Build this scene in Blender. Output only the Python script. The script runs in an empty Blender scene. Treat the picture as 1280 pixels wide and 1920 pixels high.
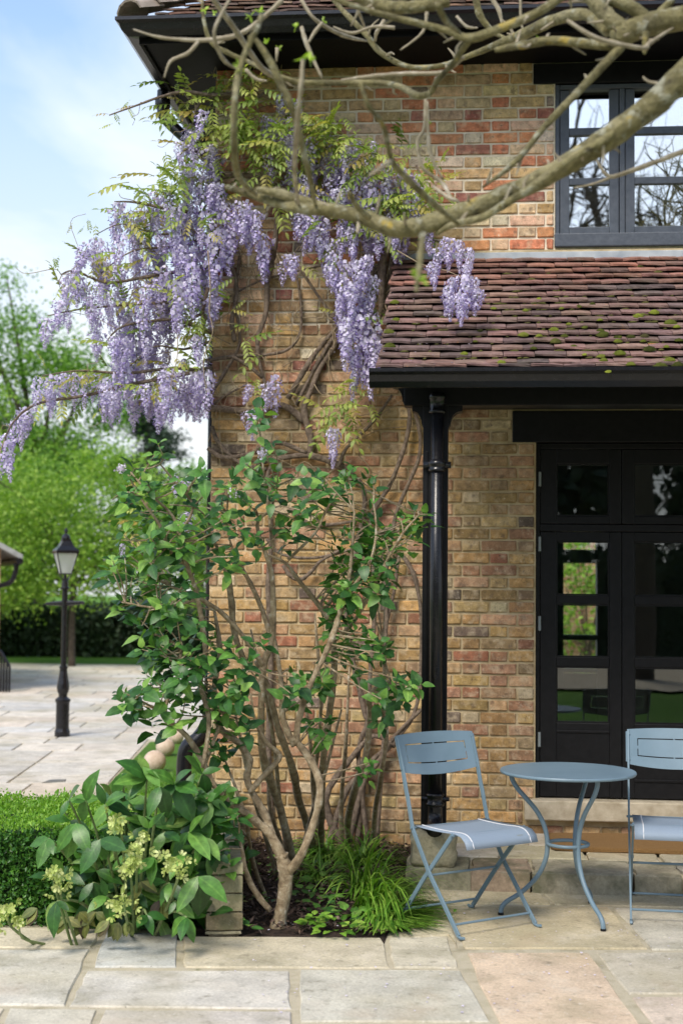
import bpy, math, random
import numpy as np
from mathutils import Matrix, Vector

random.seed(7); rng = np.random.default_rng(7)
sc = bpy.context.scene
COL = sc.collection

# ------------------------------------------------------------------ camera
F = 2667.0; CAM = np.array([0.0, -8.8, 1.58])
YAW = math.radians(5.4); PITCH = math.atan(140 / F); ROLL = 0.009
def _rx(a): c, s = math.cos(a), math.sin(a); return np.array([[1, 0, 0], [0, c, -s], [0, s, c]])
def _rz(a): c, s = math.cos(a), math.sin(a); return np.array([[c, -s, 0], [s, c, 0], [0, 0, 1]])
CR = _rz(YAW) @ _rx(math.pi / 2 + PITCH) @ _rz(ROLL)
cd = bpy.data.cameras.new('camera'); cam = bpy.data.objects.new('camera', cd); COL.objects.link(cam)
cam.matrix_world = Matrix.Translation(Vector(CAM)) @ Matrix(CR.tolist()).to_4x4()
cd.sensor_fit = 'VERTICAL'; cd.sensor_height = 36.0; cd.lens = F / 1920 * 36.0
cd.clip_start = 0.05; cd.clip_end = 600
cd.dof.use_dof = True; cd.dof.focus_distance = 7.3; cd.dof.aperture_fstop = 2.4
sc.camera = cam

# ------------------------------------------------------------------ light
SUN_EL, SUN_AZ = math.radians(48), math.radians(203)      # azimuth clockwise from +Y (behind the camera, from the left)
w = bpy.data.worlds.new('World'); sc.world = w; w.use_nodes = True
nt = w.node_tree; nt.nodes.clear()
def wn(t, **k):
    n = nt.nodes.new(t)
    for a, b in k.items(): setattr(n, a, b)
    return n
sky = wn('ShaderNodeTexSky', sky_type='NISHITA', sun_disc=False, sun_elevation=SUN_EL, sun_rotation=SUN_AZ)
sky.air_density = 1.0; sky.dust_density = 1.0; sky.ozone_density = 1.0
tc = wn('ShaderNodeTexCoord')
sep = wn('ShaderNodeSeparateXYZ'); nt.links.new(tc.outputs['Generated'], sep.inputs[0])
zc = wn('ShaderNodeMath', operation='MAXIMUM'); zc.inputs[1].default_value = 0.03; nt.links.new(sep.outputs[2], zc.inputs[0])
za = wn('ShaderNodeMath', operation='ADD'); za.inputs[1].default_value = 0.12; nt.links.new(zc.outputs[0], za.inputs[0])
dx = wn('ShaderNodeMath', operation='DIVIDE'); nt.links.new(sep.outputs[0], dx.inputs[0]); nt.links.new(za.outputs[0], dx.inputs[1])
dy = wn('ShaderNodeMath', operation='DIVIDE'); nt.links.new(sep.outputs[1], dy.inputs[0]); nt.links.new(za.outputs[0], dy.inputs[1])
cb = wn('ShaderNodeCombineXYZ'); nt.links.new(dx.outputs[0], cb.inputs[0]); nt.links.new(dy.outputs[0], cb.inputs[1])
no = wn('ShaderNodeTexNoise'); no.inputs['Scale'].default_value = 0.9; no.inputs['Detail'].default_value = 7; no.inputs['Roughness'].default_value = 0.55
no.inputs['Distortion'].default_value = 0.6
nt.links.new(cb.outputs[0], no.inputs['Vector'])
cr = wn('ShaderNodeValToRGB'); cr.color_ramp.elements[0].position = 0.44; cr.color_ramp.elements[1].position = 0.70
cr.color_ramp.elements[0].color = (0.05, 0.05, 0.05, 1); cr.color_ramp.elements[1].color = (0.85, 0.85, 0.85, 1)
nt.links.new(no.outputs[0], cr.inputs[0])
hz = wn('ShaderNodeMapRange'); hz.inputs[1].default_value = 0.37; hz.inputs[2].default_value = 0.15; hz.inputs[3].default_value = 0.0; hz.inputs[4].default_value = 0.86
nt.links.new(sep.outputs[2], hz.inputs[0])
hm_ = wn('ShaderNodeMixRGB'); hm_.inputs[2].default_value = (2.95, 3.1, 3.25, 1)                  # pale haze low down
nt.links.new(hz.outputs[0], hm_.inputs[0]); nt.links.new(sky.outputs[0], hm_.inputs[1])
mx = wn('ShaderNodeMixRGB'); mx.inputs[2].default_value = (4.6, 4.6, 4.55, 1)                     # thin white cloud
cf = wn('ShaderNodeMath', operation='MULTIPLY'); cf.inputs[1].default_value = 0.8; nt.links.new(cr.outputs[0], cf.inputs[0])
nt.links.new(cf.outputs[0], mx.inputs[0]); nt.links.new(hm_.outputs[0], mx.inputs[1])
bg = wn('ShaderNodeBackground'); bg.inputs[1].default_value = 0.15
wo = wn('ShaderNodeOutputWorld'); nt.links.new(mx.outputs[0], bg.inputs[0]); nt.links.new(bg.outputs[0], wo.inputs[0])

sl = bpy.data.lights.new('sun', 'SUN'); sl.energy = 1.9; sl.angle = math.radians(22); sl.color = (1.0, 0.92, 0.80)
so = bpy.data.objects.new('sun', sl); COL.objects.link(so)
sd = Vector((math.sin(SUN_AZ) * math.cos(SUN_EL), math.cos(SUN_AZ) * math.cos(SUN_EL), math.sin(SUN_EL)))
so.rotation_euler = sd.to_track_quat('Z', 'Y').to_euler(); so.location = (0, -20, 30)

sc.view_settings.view_transform = 'Standard'; sc.view_settings.look = 'None'
sc.view_settings.exposure = 0.92; sc.view_settings.gamma = 1.0; sc.view_settings.use_curve_mapping = False
sc.render.engine = 'CYCLES'
sc.cycles.max_bounces = 8; sc.cycles.transparent_max_bounces = 16; sc.cycles.use_denoising = True

# ------------------------------------------------------------------ measuring: a pixel of the photograph to a real point
def ray(px, py): return CR @ np.array([(px - 640) / F, -(py - 960) / F, -1.0])
def U(px, py, d): return CAM + ray(px, py) * d                                   # at camera distance d
def UY(px, py, Y=0.0): r = ray(px, py); return CAM + r * ((Y - CAM[1]) / r[1])   # on a plane parallel to the house front
def UZ(px, py, z=0.0): r = ray(px, py); return CAM + r * ((z - CAM[2]) / r[2])   # on a level plane
def proj(p):
    q = CR.T @ (np.asarray(p, float) - CAM); d = max(-q[2], 1e-3)
    return 640 + F * q[0] / d, 960 - F * q[1] / d, -q[2]
def nrm(v): v = np.asarray(v, float); return v / (np.linalg.norm(v) + 1e-12)

# ------------------------------------------------------------------ object helpers
BASE = {}
def props(o, label=None, cat=None, group=None, kind=None):
    if label: o['label'] = label
    if cat: o['category'] = cat
    if group: o['group'] = group
    if kind: o['kind'] = kind
    return o
def adopt(o, parent):
    o.parent = parent
    b = BASE.get(parent.name)
    if b is not None: o.matrix_parent_inverse = Matrix.Translation(-Vector(b))
def thing(name, label, cat, loc=(0, 0, 0), group=None):
    o = bpy.data.objects.new(name, None); COL.objects.link(o)
    o.location = Vector([float(c) for c in loc]); o.empty_display_size = 0.1
    BASE[o.name] = tuple(float(c) for c in loc)
    return props(o, label, cat, group)
class MB:
    def __init__(s): s.v = []; s.f = []; s.a = []; s.c = []; s.n = 0
    def add(s, v, f, a=0.0, c=None):
        v = np.asarray(v, float).reshape(-1, 3)
        s.v.append(v); n = s.n
        s.f += [tuple(i + n for i in q) for q in f]
        s.a += ([a] * len(f)) if np.isscalar(a) else list(a)
        if c is not None: s.c += ([c] * len(f)) if np.isscalar(c[0]) else list(c)
        s.n += len(v)
        return s
    def mesh(s, name, smooth=False):
        m = bpy.data.meshes.new(name)
        m.from_pydata((np.concatenate(s.v) if s.v else np.zeros((0, 3))).tolist(), [], s.f)
        if any(s.a):
            at = m.attributes.new('v', 'FLOAT', 'FACE'); at.data.foreach_set('value', np.array(s.a, np.float32))
        if len(s.c) == len(s.f) and s.c:
            at = m.attributes.new('col', 'FLOAT_COLOR', 'FACE')
            at.data.foreach_set('color', np.array([(q[0], q[1], q[2], 1) for q in s.c], np.float32).ravel())
        if smooth: m.polygons.foreach_set('use_smooth', [True] * len(m.polygons))
        m.update(); return m
    def build(s, name, mat, parent=None, smooth=False, bevel=0, **k):
        return put(s.mesh(name, smooth), name, mat, parent, bevel=bevel, **k)
def put(mesh, name, mat, parent=None, matrix=None, color=None, bevel=0, **k):
    o = bpy.data.objects.new(name, mesh); COL.objects.link(o)
    if mat is not None and not mesh.materials: mesh.materials.append(mat)
    if parent is not None: adopt(o, parent)
    if matrix is not None: o.matrix_basis = Matrix(np.asarray(matrix).tolist())
    if color is not None: o.color = (color[0], color[1], color[2], 1)
    if bevel:
        b = o.modifiers.new('bevel', 'BEVEL'); b.width = bevel; b.segments = 2; b.limit_method = 'ANGLE'; b.angle_limit = math.radians(40)
    return props(o, **k)
BOXF = [(0, 3, 2, 1), (4, 5, 6, 7), (0, 1, 5, 4), (1, 2, 6, 5), (2, 3, 7, 6), (3, 0, 4, 7)]
def boxv(x0, x1, y0, y1, z0, z1):
    return np.array([(x0, y0, z0), (x1, y0, z0), (x1, y1, z0), (x0, y1, z0), (x0, y0, z1), (x1, y0, z1), (x1, y1, z1), (x0, y1, z1)], float)
def bx(mb, x0, x1, y0, y1, z0, z1, **k): return mb.add(boxv(x0, x1, y0, y1, z0, z1), BOXF, **k)
def box_obj(name, x0, x1, y0, y1, z0, z1, mat, parent=None, bevel=0.004, **k):
    return bx(MB(), x0, x1, y0, y1, z0, z1).build(name, mat, parent, bevel=bevel, **k)
def smooth_path(pts, rad, sub=4):
    P = np.asarray(pts, float); r = np.asarray(rad, float)
    if len(P) < 3: return P, r
    out, ro = [], []
    for i in range(len(P) - 1):
        p0 = P[max(i - 1, 0)]; p1 = P[i]; p2 = P[i + 1]; p3 = P[min(i + 2, len(P) - 1)]
        for k in range(sub):
            t = k / sub
            out.append(0.5 * ((2 * p1) + (-p0 + p2) * t + (2 * p0 - 5 * p1 + 4 * p2 - p3) * t * t + (-p0 + 3 * p1 - 3 * p2 + p3) * t ** 3))
            ro.append(r[i] * (1 - t) + r[i + 1] * t)
    out.append(P[-1]); ro.append(r[-1])
    return np.array(out), np.array(ro)
def tube(mb, pts, rad, sides=7, sub=4, knob=0.0, caps=True, a=0.0, c=None):
    pts = np.asarray(pts, float)
    rad = np.full(len(pts), rad) if np.isscalar(rad) else np.asarray(rad, float)
    if sub > 1: pts, rad = smooth_path(pts, rad, sub)
    n = len(pts)
    t = np.gradient(pts, axis=0); t /= (np.linalg.norm(t, axis=1, keepdims=True) + 1e-12)
    u = nrm(np.cross(t[0], (0.13, 0.31, 0.94) if abs(t[0][2]) < 0.9 else (1, 0, 0)))
    ang = np.linspace(0, 2 * math.pi, sides, endpoint=False)
    V = []
    for i in range(n):
        u = nrm(u - t[i] * np.dot(u, t[i])); b = np.cross(t[i], u)
        rr = rad[i] * (1 + (rng.uniform(-knob, knob) if knob else 0)) * (1 + (rng.uniform(-knob, knob, sides) if knob else 0))
        V.append(pts[i] + np.outer(np.cos(ang) * rr, u) + np.outer(np.sin(ang) * rr, b))
    f = []
    for i in range(n - 1):
        for j in range(sides):
            k = (j + 1) % sides
            f.append((i * sides + j, i * sides + k, (i + 1) * sides + k, (i + 1) * sides + j))
    if caps: f.append(tuple(range(sides))[::-1]); f.append(tuple((n - 1) * sides + j for j in range(sides)))
    return mb.add(np.concatenate(V), f, a=a, c=c)
def lathe(mb, prof, cx=0, cy=0, cz=0, sides=20, a=0.0):
    V = []; n = len(prof)
    for r, z in prof:
        for j in range(sides):
            th = 2 * math.pi * j / sides; V.append((cx + r * math.cos(th), cy + r * math.sin(th), cz + z))
    f = [(i * sides + j, i * sides + (j + 1) % sides, (i + 1) * sides + (j + 1) % sides, (i + 1) * sides + j) for i in range(n - 1) for j in range(sides)]
    f.append(tuple(range(sides))[::-1]); f.append(tuple((n - 1) * sides + j for j in range(sides)))
    return mb.add(V, f, a=a)
def frame(y, z, loc, s=1.0):
    y = nrm(y); x = nrm(np.cross(y, z)); z = np.cross(x, y)
    m = np.eye(4); sx = np.broadcast_to(s, 3)
    m[:3, 0] = x * sx[0]; m[:3, 1] = y * sx[1]; m[:3, 2] = z * sx[2]; m[:3, 3] = loc
    return m
def mesh_arrays(me):
    v = np.array([p.co[:] for p in me.vertices]); f = [tuple(p.vertices) for p in me.polygons]
    col = None
    if 'col' in me.attributes: col = [tuple(d.color)[:3] for d in me.attributes['col'].data]
    return v, f, col
def place_parts(parent, name, meshes, mat, items, limit=300, colors=None):
    """items: (mesh index, 4x4); the ones that show largest become parts, the rest one joined part"""
    def score(i):
        k, m = items[i]; x, y, d = proj(m[:3, 3]); inside = (-40 < x < 1320) and (-40 < y < 1960)
        return (1 if inside else 0, np.linalg.norm(m[:3, 1]) * np.linalg.norm(m[:3, 0]) / max(d, .1) ** 2)
    order = sorted(range(len(items)), key=score, reverse=True)
    for me in meshes:
        if not me.materials: me.materials.append(mat)
    for i in order[:limit]:
        put(meshes[items[i][0]], name, mat, parent, matrix=items[i][1], color=None if colors is None else colors[i])
    if len(order) > limit:
        arr = [mesh_arrays(me) for me in meshes]; mb = MB()
        for i in order[limit:]:
            v, f, c = arr[items[i][0]]; m = items[i][1]
            mb.add(v @ m[:3, :3].T + m[:3, 3], f, a=random.uniform(.01, 1), c=c if colors is None else colors[i])
        o = mb.build(name, mat, parent, kind='stuff'); o.color = (0, 0, 0, 1)
        if meshes[0].polygons[0].use_smooth: o.data.polygons.foreach_set('use_smooth', [True] * len(o.data.polygons))

# ------------------------------------------------------------------ materials
class NT:
    def __init__(s, name):
        s.m = bpy.data.materials.new(name); s.m.use_nodes = True; s.t = s.m.node_tree; s.t.nodes.clear()
        s.out = s.t.nodes.new('ShaderNodeOutputMaterial')
    def n(s, t, ins=None, **k):
        x = s.t.nodes.new(t)
        for a, b in k.items(): setattr(x, a, b)
        for a, b in (ins or {}).items():
            if hasattr(b, 'is_output'): s.t.links.new(b, x.inputs[a])
            else: x.inputs[a].default_value = b
        return x
    def noise(s, scale, detail=4, rough=.55, vec=None, dist=0.0):
        k = {'Scale': scale, 'Detail': detail, 'Roughness': rough, 'Distortion': dist}
        if vec is not None: k['Vector'] = vec
        return s.n('ShaderNodeTexNoise', k).outputs[0]
    def ramp(s, fac, stops):
        r = s.n('ShaderNodeValToRGB', {0: fac}); e = r.color_ramp.elements
        while len(e) < len(stops): e.new(0.5)
        for i, (p, c) in enumerate(stops): e[i].position = p; e[i].color = (*c, 1) if len(c) == 3 else c
        return r.outputs[0]
    def mix(s, fac, a, b, mode='MIX'):
        return s.n('ShaderNodeMixRGB', {0: fac, 1: a, 2: b}, blend_type=mode).outputs[0]
    def math(s, op, a, b=0.0): return s.n('ShaderNodeMath', {0: a, 1: b}, operation=op).outputs[0]
    def bump(s, h, strength=.4, dist=.005): return s.n('ShaderNodeBump', {'Height': h, 'Strength': strength, 'Distance': dist}).outputs[0]
    def obj(s): return s.n('ShaderNodeTexCoord').outputs['Object']
    def gen(s): return s.n('ShaderNodeNewGeometry').outputs['Position']
    def pbr(s, col, rough=.6, bump=None, spec=.5, **k):
        i = {'Base Color': col, 'Roughness': rough, 'Specular IOR Level': spec}
        if bump is not None: i['Normal'] = bump
        i.update(k)
        p = s.n('ShaderNodeBsdfPrincipled', i); s.t.links.new(p.outputs[0], s.out.inputs[0]); return p
def g(*c): return (*c, 1.0)

def mat_piece(name, rough=.85, mott=(.55, 1.25), sc1=14, sc2=90, bumpd=.004, spots=None, spotsc=30, extra=None):
    """one piece of masonry: its own colour (object colour or per-piece attribute) with mottling and relief"""
    t = NT(name); pos = t.gen()
    oi = t.n('ShaderNodeObjectInfo').outputs['Color']; at = t.n('ShaderNodeAttribute', attribute_name='col').outputs['Color']
    base = t.mix(1.0, oi, at, 'ADD')
    n1 = t.noise(sc1, 5, .6, pos); n2 = t.noise(sc2, 3, .6, pos)
    k1 = t.ramp(n1, [(.28, (mott[0],) * 3), (.72, (mott[1],) * 3)])
    c = t.mix(1.0, base, k1, 'MULTIPLY')
    c = t.mix(1.0, c, t.ramp(n2, [(.3, (.78,) * 3), (.7, (1.12,) * 3)]), 'MULTIPLY')
    if spots:
        for col, sca, lo, hi, amt in spots:
            f = t.ramp(t.noise(sca, 4, .6, pos), [(lo, (0, 0, 0)), (hi, (amt,) * 3)])
            c = t.mix(f, c, g(*col))
    h = t.math('ADD', t.math('MULTIPLY', n1, .6), t.math('MULTIPLY', n2, .4))
    t.pbr(c, rough, t.bump(h, .7, bumpd), spec=.3)
    return t.m
M_BRICK = mat_piece('brick_clay', mott=(.55, 1.28), sc1=24, sc2=150, bumpd=.010,
    spots=[((.60, .48, .32), 17, .50, .70, .55), ((.13, .09, .065), 21, .57, .70, .65), ((.045, .04, .035), 70, .62, .72, .8), ((.66, .58, .45), 48, .62, .74, .55), ((.30, .22, .13), 1.6, .52, .74, .35)])
M_TILE = mat_piece('roof_tile_clay', mott=(.5, 1.3), sc1=18, sc2=150, bumpd=.004,
    spots=[((.42, .40, .35), 70, .67, .74, .6), ((.07, .065, .04), 9, .52, .70, .6), ((.30, .22, .19), 30, .55, .72, .4), ((.55, .24, .03), 6.5, .70, .76, .8)])
M_FLAG = mat_piece('sandstone', rough=.8, mott=(.74, 1.16), sc1=5, sc2=70, bumpd=.010,
    spots=[((.36, .31, .18), .9, .47, .66, .55), ((.22, .20, .12), 2.3, .54, .72, .55), ((.68, .61, .50), 4, .54, .74, .45), ((.15, .135, .09), 15, .58, .72, .55), ((.70, .66, .58), 34, .60, .72, .5), ((.07, .07, .05), 55, .66, .73, .7), ((.42, .27, .16), 1.7, .58, .76, .35)])
M_STEP = mat_piece('step_stone', rough=.85, mott=(.6, 1.2), sc1=7, sc2=60, bumpd=.012,
    spots=[((.09, .10, .05), 4.0, .45, .62, .75), ((.35, .33, .24), 11, .58, .7, .5)])
M_LOW = mat_piece('weathered_brick', mott=(.55, 1.2), sc1=16, sc2=90, bumpd=.01, spots=[((.16, .17, .08), 5, .45, .65, .6), ((.5, .47, .38), 25, .6, .72, .5)])
def mat_simple(name, stops, scale=20, rough=.7, bumpd=.004, strength=.5, detail=5, spec=.4, sc2=None, coat=0):
    t = NT(name); pos = t.gen(); n = t.noise(scale, detail, .6, pos)
    c = t.ramp(n, stops); h = n
    if sc2: h = t.math('ADD', n, t.noise(sc2, 4, .6, pos))
    t.pbr(c, rough, t.bump(h, strength, bumpd), spec, **({'Coat Weight': coat, 'Coat Roughness': .15} if coat else {}))
    return t.m
M_MORTAR = mat_simple('lime_mortar', [(.28, (.27, .20, .10)), (.5, (.46, .36, .21)), (.72, (.60, .50, .33))], 9, .95, .004, .8, sc2=200)
M_MORTAR_PALE = mat_simple('pale_lime_mortar', [(.28, (.50, .43, .31)), (.5, (.68, .60, .46)), (.72, (.78, .72, .59))], 9, .95, .004, .8, sc2=200)  # creamier upper mortar, also lightened to make that wall look brighter lit
M_JOINT = mat_simple('paving_joint', [(.3, (.30, .265, .17)), (.5, (.48, .425, .31)), (.66, (.42, .375, .26)), (.76, (.16, .17, .08))], 6, .95, .006, .8, sc2=120)
M_BLACK = mat_simple('black_gloss_paint', [(.3, (.006, .006, .008)), (.7, (.012, .012, .014))], 30, .25, .002, .35, sc2=5, spec=.4)
M_BLACKM = mat_simple('black_satin_paint', [(.3, (.006, .006, .007)), (.7, (.011, .011, .012))], 25, .42, .002, .4, sc2=6, spec=.22)
M_SLATE = mat_simple('slate_grey_paint', [(.3, (.055, .066, .085)), (.7, (.085, .098, .12))], 25, .42, .003, .4, sc2=90)
M_BLUE = mat_simple('blue_grey_powder_coat', [(.3, (.135, .205, .255)), (.7, (.16, .235, .29))], 8, .42, .0006, .3, sc2=500)
M_LEAD = mat_simple('lead_flashing', [(.3, (.25, .29, .33)), (.7, (.45, .48, .5))], 7, .55, .004, .5)
M_SILL = mat_simple('threshold_stone', [(.3, (.30, .25, .17)), (.7, (.50, .44, .33))], 12, .85, .004, .5, sc2=120)
M_COIR = mat_simple('coir', [(.3, (.24, .12, .035)), (.7, (.46, .27, .10))], 160, .95, .012, 1.0, sc2=320)
M_SOIL = mat_simple('bark_mulch', [(.3, (.018, .012, .009)), (.7, (.075, .045, .032))], 40, .95, .02, 1.0, sc2=120)
M_CHIP = None
def mat_bark():
    t = NT('grey_green_bark'); pos = t.gen()
    n1 = t.noise(7, 5, .65, pos); n2 = t.noise(45, 5, .7, pos); n3 = t.noise(18, 4, .6, pos, .4)
    c = t.ramp(n1, [(.30, (.10, .088, .05)), (.50, (.20, .178, .085)), (.68, (.30, .27, .16))])
    c = t.mix(1.0, c, t.ramp(n2, [(.3, (.55,) * 3), (.7, (1.4,) * 3)]), 'MULTIPLY')
    c = t.mix(t.ramp(n3, [(.56, (0, 0, 0)), (.66, (.75,) * 3)]), c, g(.40, .40, .31))
    c = t.mix(t.ramp(t.noise(9, 3, .6, pos), [(.64, (0, 0, 0)), (.70, (.8,) * 3)]), c, g(.42, .31, .06))
    c = t.mix(t.ramp(t.noise(24, 4, .6, pos), [(.62, (0, 0, 0)), (.70, (.8,) * 3)]), c, g(.05, .042, .028))
    t.pbr(c, .92, t.bump(t.math('ADD', n2, n3), 1.0, .014), .25); return t.m
M_BARK = mat_bark()
M_TWIG = mat_simple('pale_twig_bark', [(.3, (.20, .165, .105)), (.55, (.34, .295, .21)), (.72, (.50, .45, .37))], 22, .8, .004, .6)
M_SHRUBBARK = mat_simple('shrub_bark', [(.25, (.11, .08, .048)), (.45, (.27, .205, .125)), (.60, (.40, .325, .215)), (.72, (.60, .56, .47))], 26, .9, .008, .9, sc2=140)
M_VINE = mat_simple('vine_bark', [(.3, (.075, .053, .037)), (.7, (.25, .19, .14))], 45, .9, .006, .9, sc2=180)
M_TENDRIL = mat_simple('tendril', [(.3, (.17, .12, .07)), (.7, (.38, .30, .19))], 15, .8, .002, .4)
M_TRUNK = mat_simple('tree_bark', [(.3, (.045, .035, .026)), (.7, (.12, .095, .07))], 14, .95, .02, 1, sc2=50)
M_SOFFIT = mat_simple('soffit_black', [(.3, (.003, .003, .004)), (.7, (.006, .006, .007))], 20, .6, .002, .3, spec=.12)
M_ROOM = mat_simple('room_plaster', [(.3, (.36, .34, .30)), (.7, (.40, .38, .34))], 3, .9, .001, .1)
M_ROOMFLOOR = mat_simple('room_floor', [(.3, (.07, .045, .03)), (.7, (.11, .075, .05))], 6, .6, .001, .1)
M_CLOTH = mat_simple('pale_cloth', [(.3, (.6, .61, .62)), (.7, (.7, .7, .71))], 9, .9, .003, .3)
M_GREYPAINT = mat_simple('pale_grey_paint', [(.3, (.20, .23, .235)), (.7, (.25, .28, .285))], 9, .5, .001, .2)
M_BALL = mat_simple('pink_sandstone', [(.3, (.46, .35, .26)), (.7, (.62, .51, .41))], 30, .85, .003, .5, sc2=160)
M_ROOFB = mat_simple('slate_roof', [(.3, (.22, .22, .21)), (.7, (.36, .36, .34))], 12, .8, .01, .6)
M_MORTARLINE = M_MORTAR

def mat_leaf(name, stops, rough=.45, trans=.3, tcol=(1.2, 1.35, .5), spec=.4, veins=0, bumpd=.002):
    t = NT(name)
    r = t.n('ShaderNodeObjectInfo').outputs['Random']; v = t.n('ShaderNodeAttribute', attribute_name='v').outputs['Fac']
    f = t.math('FRACT', t.math('ADD', r, v))
    c = t.ramp(f, stops)
    pos = t.gen(); n = t.noise(35, 3, .6, pos)
    c = t.mix(1.0, c, t.ramp(n, [(.3, (.68,) * 3), (.7, (1.28,) * 3)]), 'MULTIPLY')
    rb = t.ramp(t.n('ShaderNodeAttribute', attribute_name='rib').outputs['Fac'], [(.80, (0, 0, 0)), (1, (.55,) * 3)])
    c = t.mix(rb, c, t.mix(1.0, c, g(2.2, 1.8, 2.0), 'MULTIPLY'))
    bm = t.bump(t.noise(140, 3, .6, pos), .35, bumpd)
    p = t.n('ShaderNodeBsdfPrincipled', {'Base Color': c, 'Roughness': rough, 'Specular IOR Level': spec, 'Normal': bm})
    tr = t.n('ShaderNodeBsdfTranslucent', {'Color': t.mix(1.0, c, g(*tcol), 'MULTIPLY')})
    ms = t.n('ShaderNodeMixShader', {0: trans, 1: p.outputs[0], 2: tr.outputs[0]})
    t.t.links.new(ms.outputs[0], t.out.inputs[0]); return t.m
M_SHRUBLEAF = mat_leaf('shrub_leaf', [(0, (.025, .085, .022)), (.4, (.045, .135, .03)), (.7, (.085, .22, .04)), (.9, (.16, .32, .055)), (1, (.24, .40, .08))], .40, .28, spec=.4)
M_HELLEAF = mat_leaf('hellebore_leaf', [(0, (.02, .07, .014)), (.35, (.04, .13, .022)), (.7, (.075, .195, .03)), (.9, (.13, .28, .05)), (1, (.22, .36, .08))], .36, .18, spec=.45)
M_HELOLD = mat_leaf('hellebore_old_leaf', [(0, (.05, .03, .015)), (.4, (.10, .14, .03)), (.7, (.22, .22, .05)), (1, (.05, .09, .02))], .5, .15)
M_HELFLOWER = mat_leaf('hellebore_flower', [(0, (.36, .46, .11)), (.5, (.52, .60, .20)), (1, (.66, .70, .34))], .5, .3, (1.1, 1.15, .7))
M_HELSTEM = mat_leaf('hellebore_stem', [(0, (.16, .24, .08)), (1, (.24, .30, .12))], .5, .05)
M_BOX = mat_leaf('box_leaf', [(0, (.018, .075, .012)), (.5, (.045, .15, .02)), (1, (.10, .25, .03))], .38, .25)
M_BOXTOP = mat_leaf('box_new_leaf', [(0, (.11, .27, .025)), (.5, (.20, .40, .04)), (1, (.30, .50, .07))], .4, .35)
M_WLEAF = mat_leaf('wisteria_leaf', [(0, (.14, .22, .04)), (.4, (.27, .35, .07)), (.7, (.42, .46, .12)), (.9, (.38, .28, .08)), (1, (.24, .32, .06))], .5, .4)
M_GRASSY = mat_leaf('strap_leaf', [(0, (.05, .14, .015)), (.5, (.13, .29, .03)), (1, (.32, .48, .08))], .42, .3)
M_TREE1 = mat_leaf('tree_leaf', [(0, (.06, .16, .02)), (.5, (.13, .28, .035)), (1, (.26, .43, .07))], .5, .4)
M_TREE2 = mat_leaf('maple_leaf', [(0, (.12, .24, .03)), (.5, (.22, .37, .05)), (1, (.36, .50, .09))], .5, .45)
M_CONIFER = mat_leaf('conifer_leaf', [(0, (.02, .045, .025)), (1, (.05, .085, .05))], .6, .1)
M_PALETREE = mat_leaf('pale_tree_leaf', [(0, (.14, .24, .08)), (1, (.24, .36, .14))], .6, .35)
M_YEW = mat_leaf('yew_leaf', [(0, (.016, .034, .014)), (1, (.045, .08, .03))], .6, .1)
M_LAWN_BLADE = mat_leaf('lawn_blade', [(0, (.07, .20, .015)), (1, (.16, .34, .04))], .5, .3)
M_BUD = mat_leaf('bud_leaf', [(0, (.28, .42, .05)), (1, (.42, .55, .12))], .5, .4)
M_MOSS = mat_leaf('moss', [(0, (.035, .04, .010)), (.4, (.09, .105, .018)), (.75, (.19, .22, .03)), (1, (.05, .045, .02))], .95, .1, spec=.1, bumpd=.012)
M_MOSSDARK = mat_leaf('dry_moss', [(0, (.045, .045, .018)), (.6, (.085, .085, .025)), (1, (.05, .04, .022))], .95, .05, spec=.1, bumpd=.012)
M_PETAL = mat_leaf('fallen_petal', [(0, (.55, .50, .62)), (1, (.72, .66, .74))], .7, .2, (1, 1, 1))
M_CHIP = mat_leaf('bark_chip', [(0, (.03, .018, .013)), (.5, (.08, .05, .035)), (.85, (.15, .10, .075)), (1, (.25, .19, .15))], .9, 0)
def mat_flower():
    t = NT('wisteria_petal'); at = t.n('ShaderNodeAttribute', attribute_name='col').outputs['Color']
    r = t.n('ShaderNodeObjectInfo').outputs['Random']
    c = t.mix(t.math('MULTIPLY', r, .22), at, g(.74, .69, .84))
    p = t.n('ShaderNodeBsdfPrincipled', {'Base Color': c, 'Roughness': .6, 'Specular IOR Level': .2})
    tr = t.n('ShaderNodeBsdfTranslucent', {'Color': c})
    ms = t.n('ShaderNodeMixShader', {0: .35, 1: p.outputs[0], 2: tr.outputs[0]}); t.t.links.new(ms.outputs[0], t.out.inputs[0]); return t.m
M_FLOWER = mat_flower()
def mat_lawn():
    t = NT('lawn_grass'); pos = t.gen()
    c = t.ramp(t.noise(1.2, 6, .7, pos), [(.3, (.06, .16, .018)), (.7, (.14, .29, .03))])
    c = t.mix(.5, c, t.ramp(t.noise(60, 3, .6, pos), [(.3, (.04, .11, .012)), (.7, (.17, .34, .045))]))
    t.pbr(c, .9, t.bump(t.noise(80, 4, .7, pos), 1, .03), .2); return t.m
M_LAWN = mat_lawn()
def mat_glass(name, refl, tint=(.92, .95, .94)):
    t = NT(name)
    n = t.noise(2.2, 2, .5, t.gen())
    bm = t.bump(n, .12, .004)
    gl = t.n('ShaderNodeBsdfGlossy', {'Color': g(.95, .97, .98), 'Roughness': .004, 'Normal': bm}); tr = t.n('ShaderNodeBsdfTransparent', {'Color': g(*tint)})
    lw = t.n('ShaderNodeFresnel', {'IOR': 1.5}).outputs[0]
    f = t.math('MINIMUM', t.math('ADD', lw, refl), .95)
    ms = t.n('ShaderNodeMixShader', {0: f, 1: tr.outputs[0], 2: gl.outputs[0]}); t.t.links.new(ms.outputs[0], t.out.inputs[0]); return t.m
M_GLASS = mat_glass('door_glass', .05)
M_COATED = mat_glass('coated_window_glass', .62)
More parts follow.
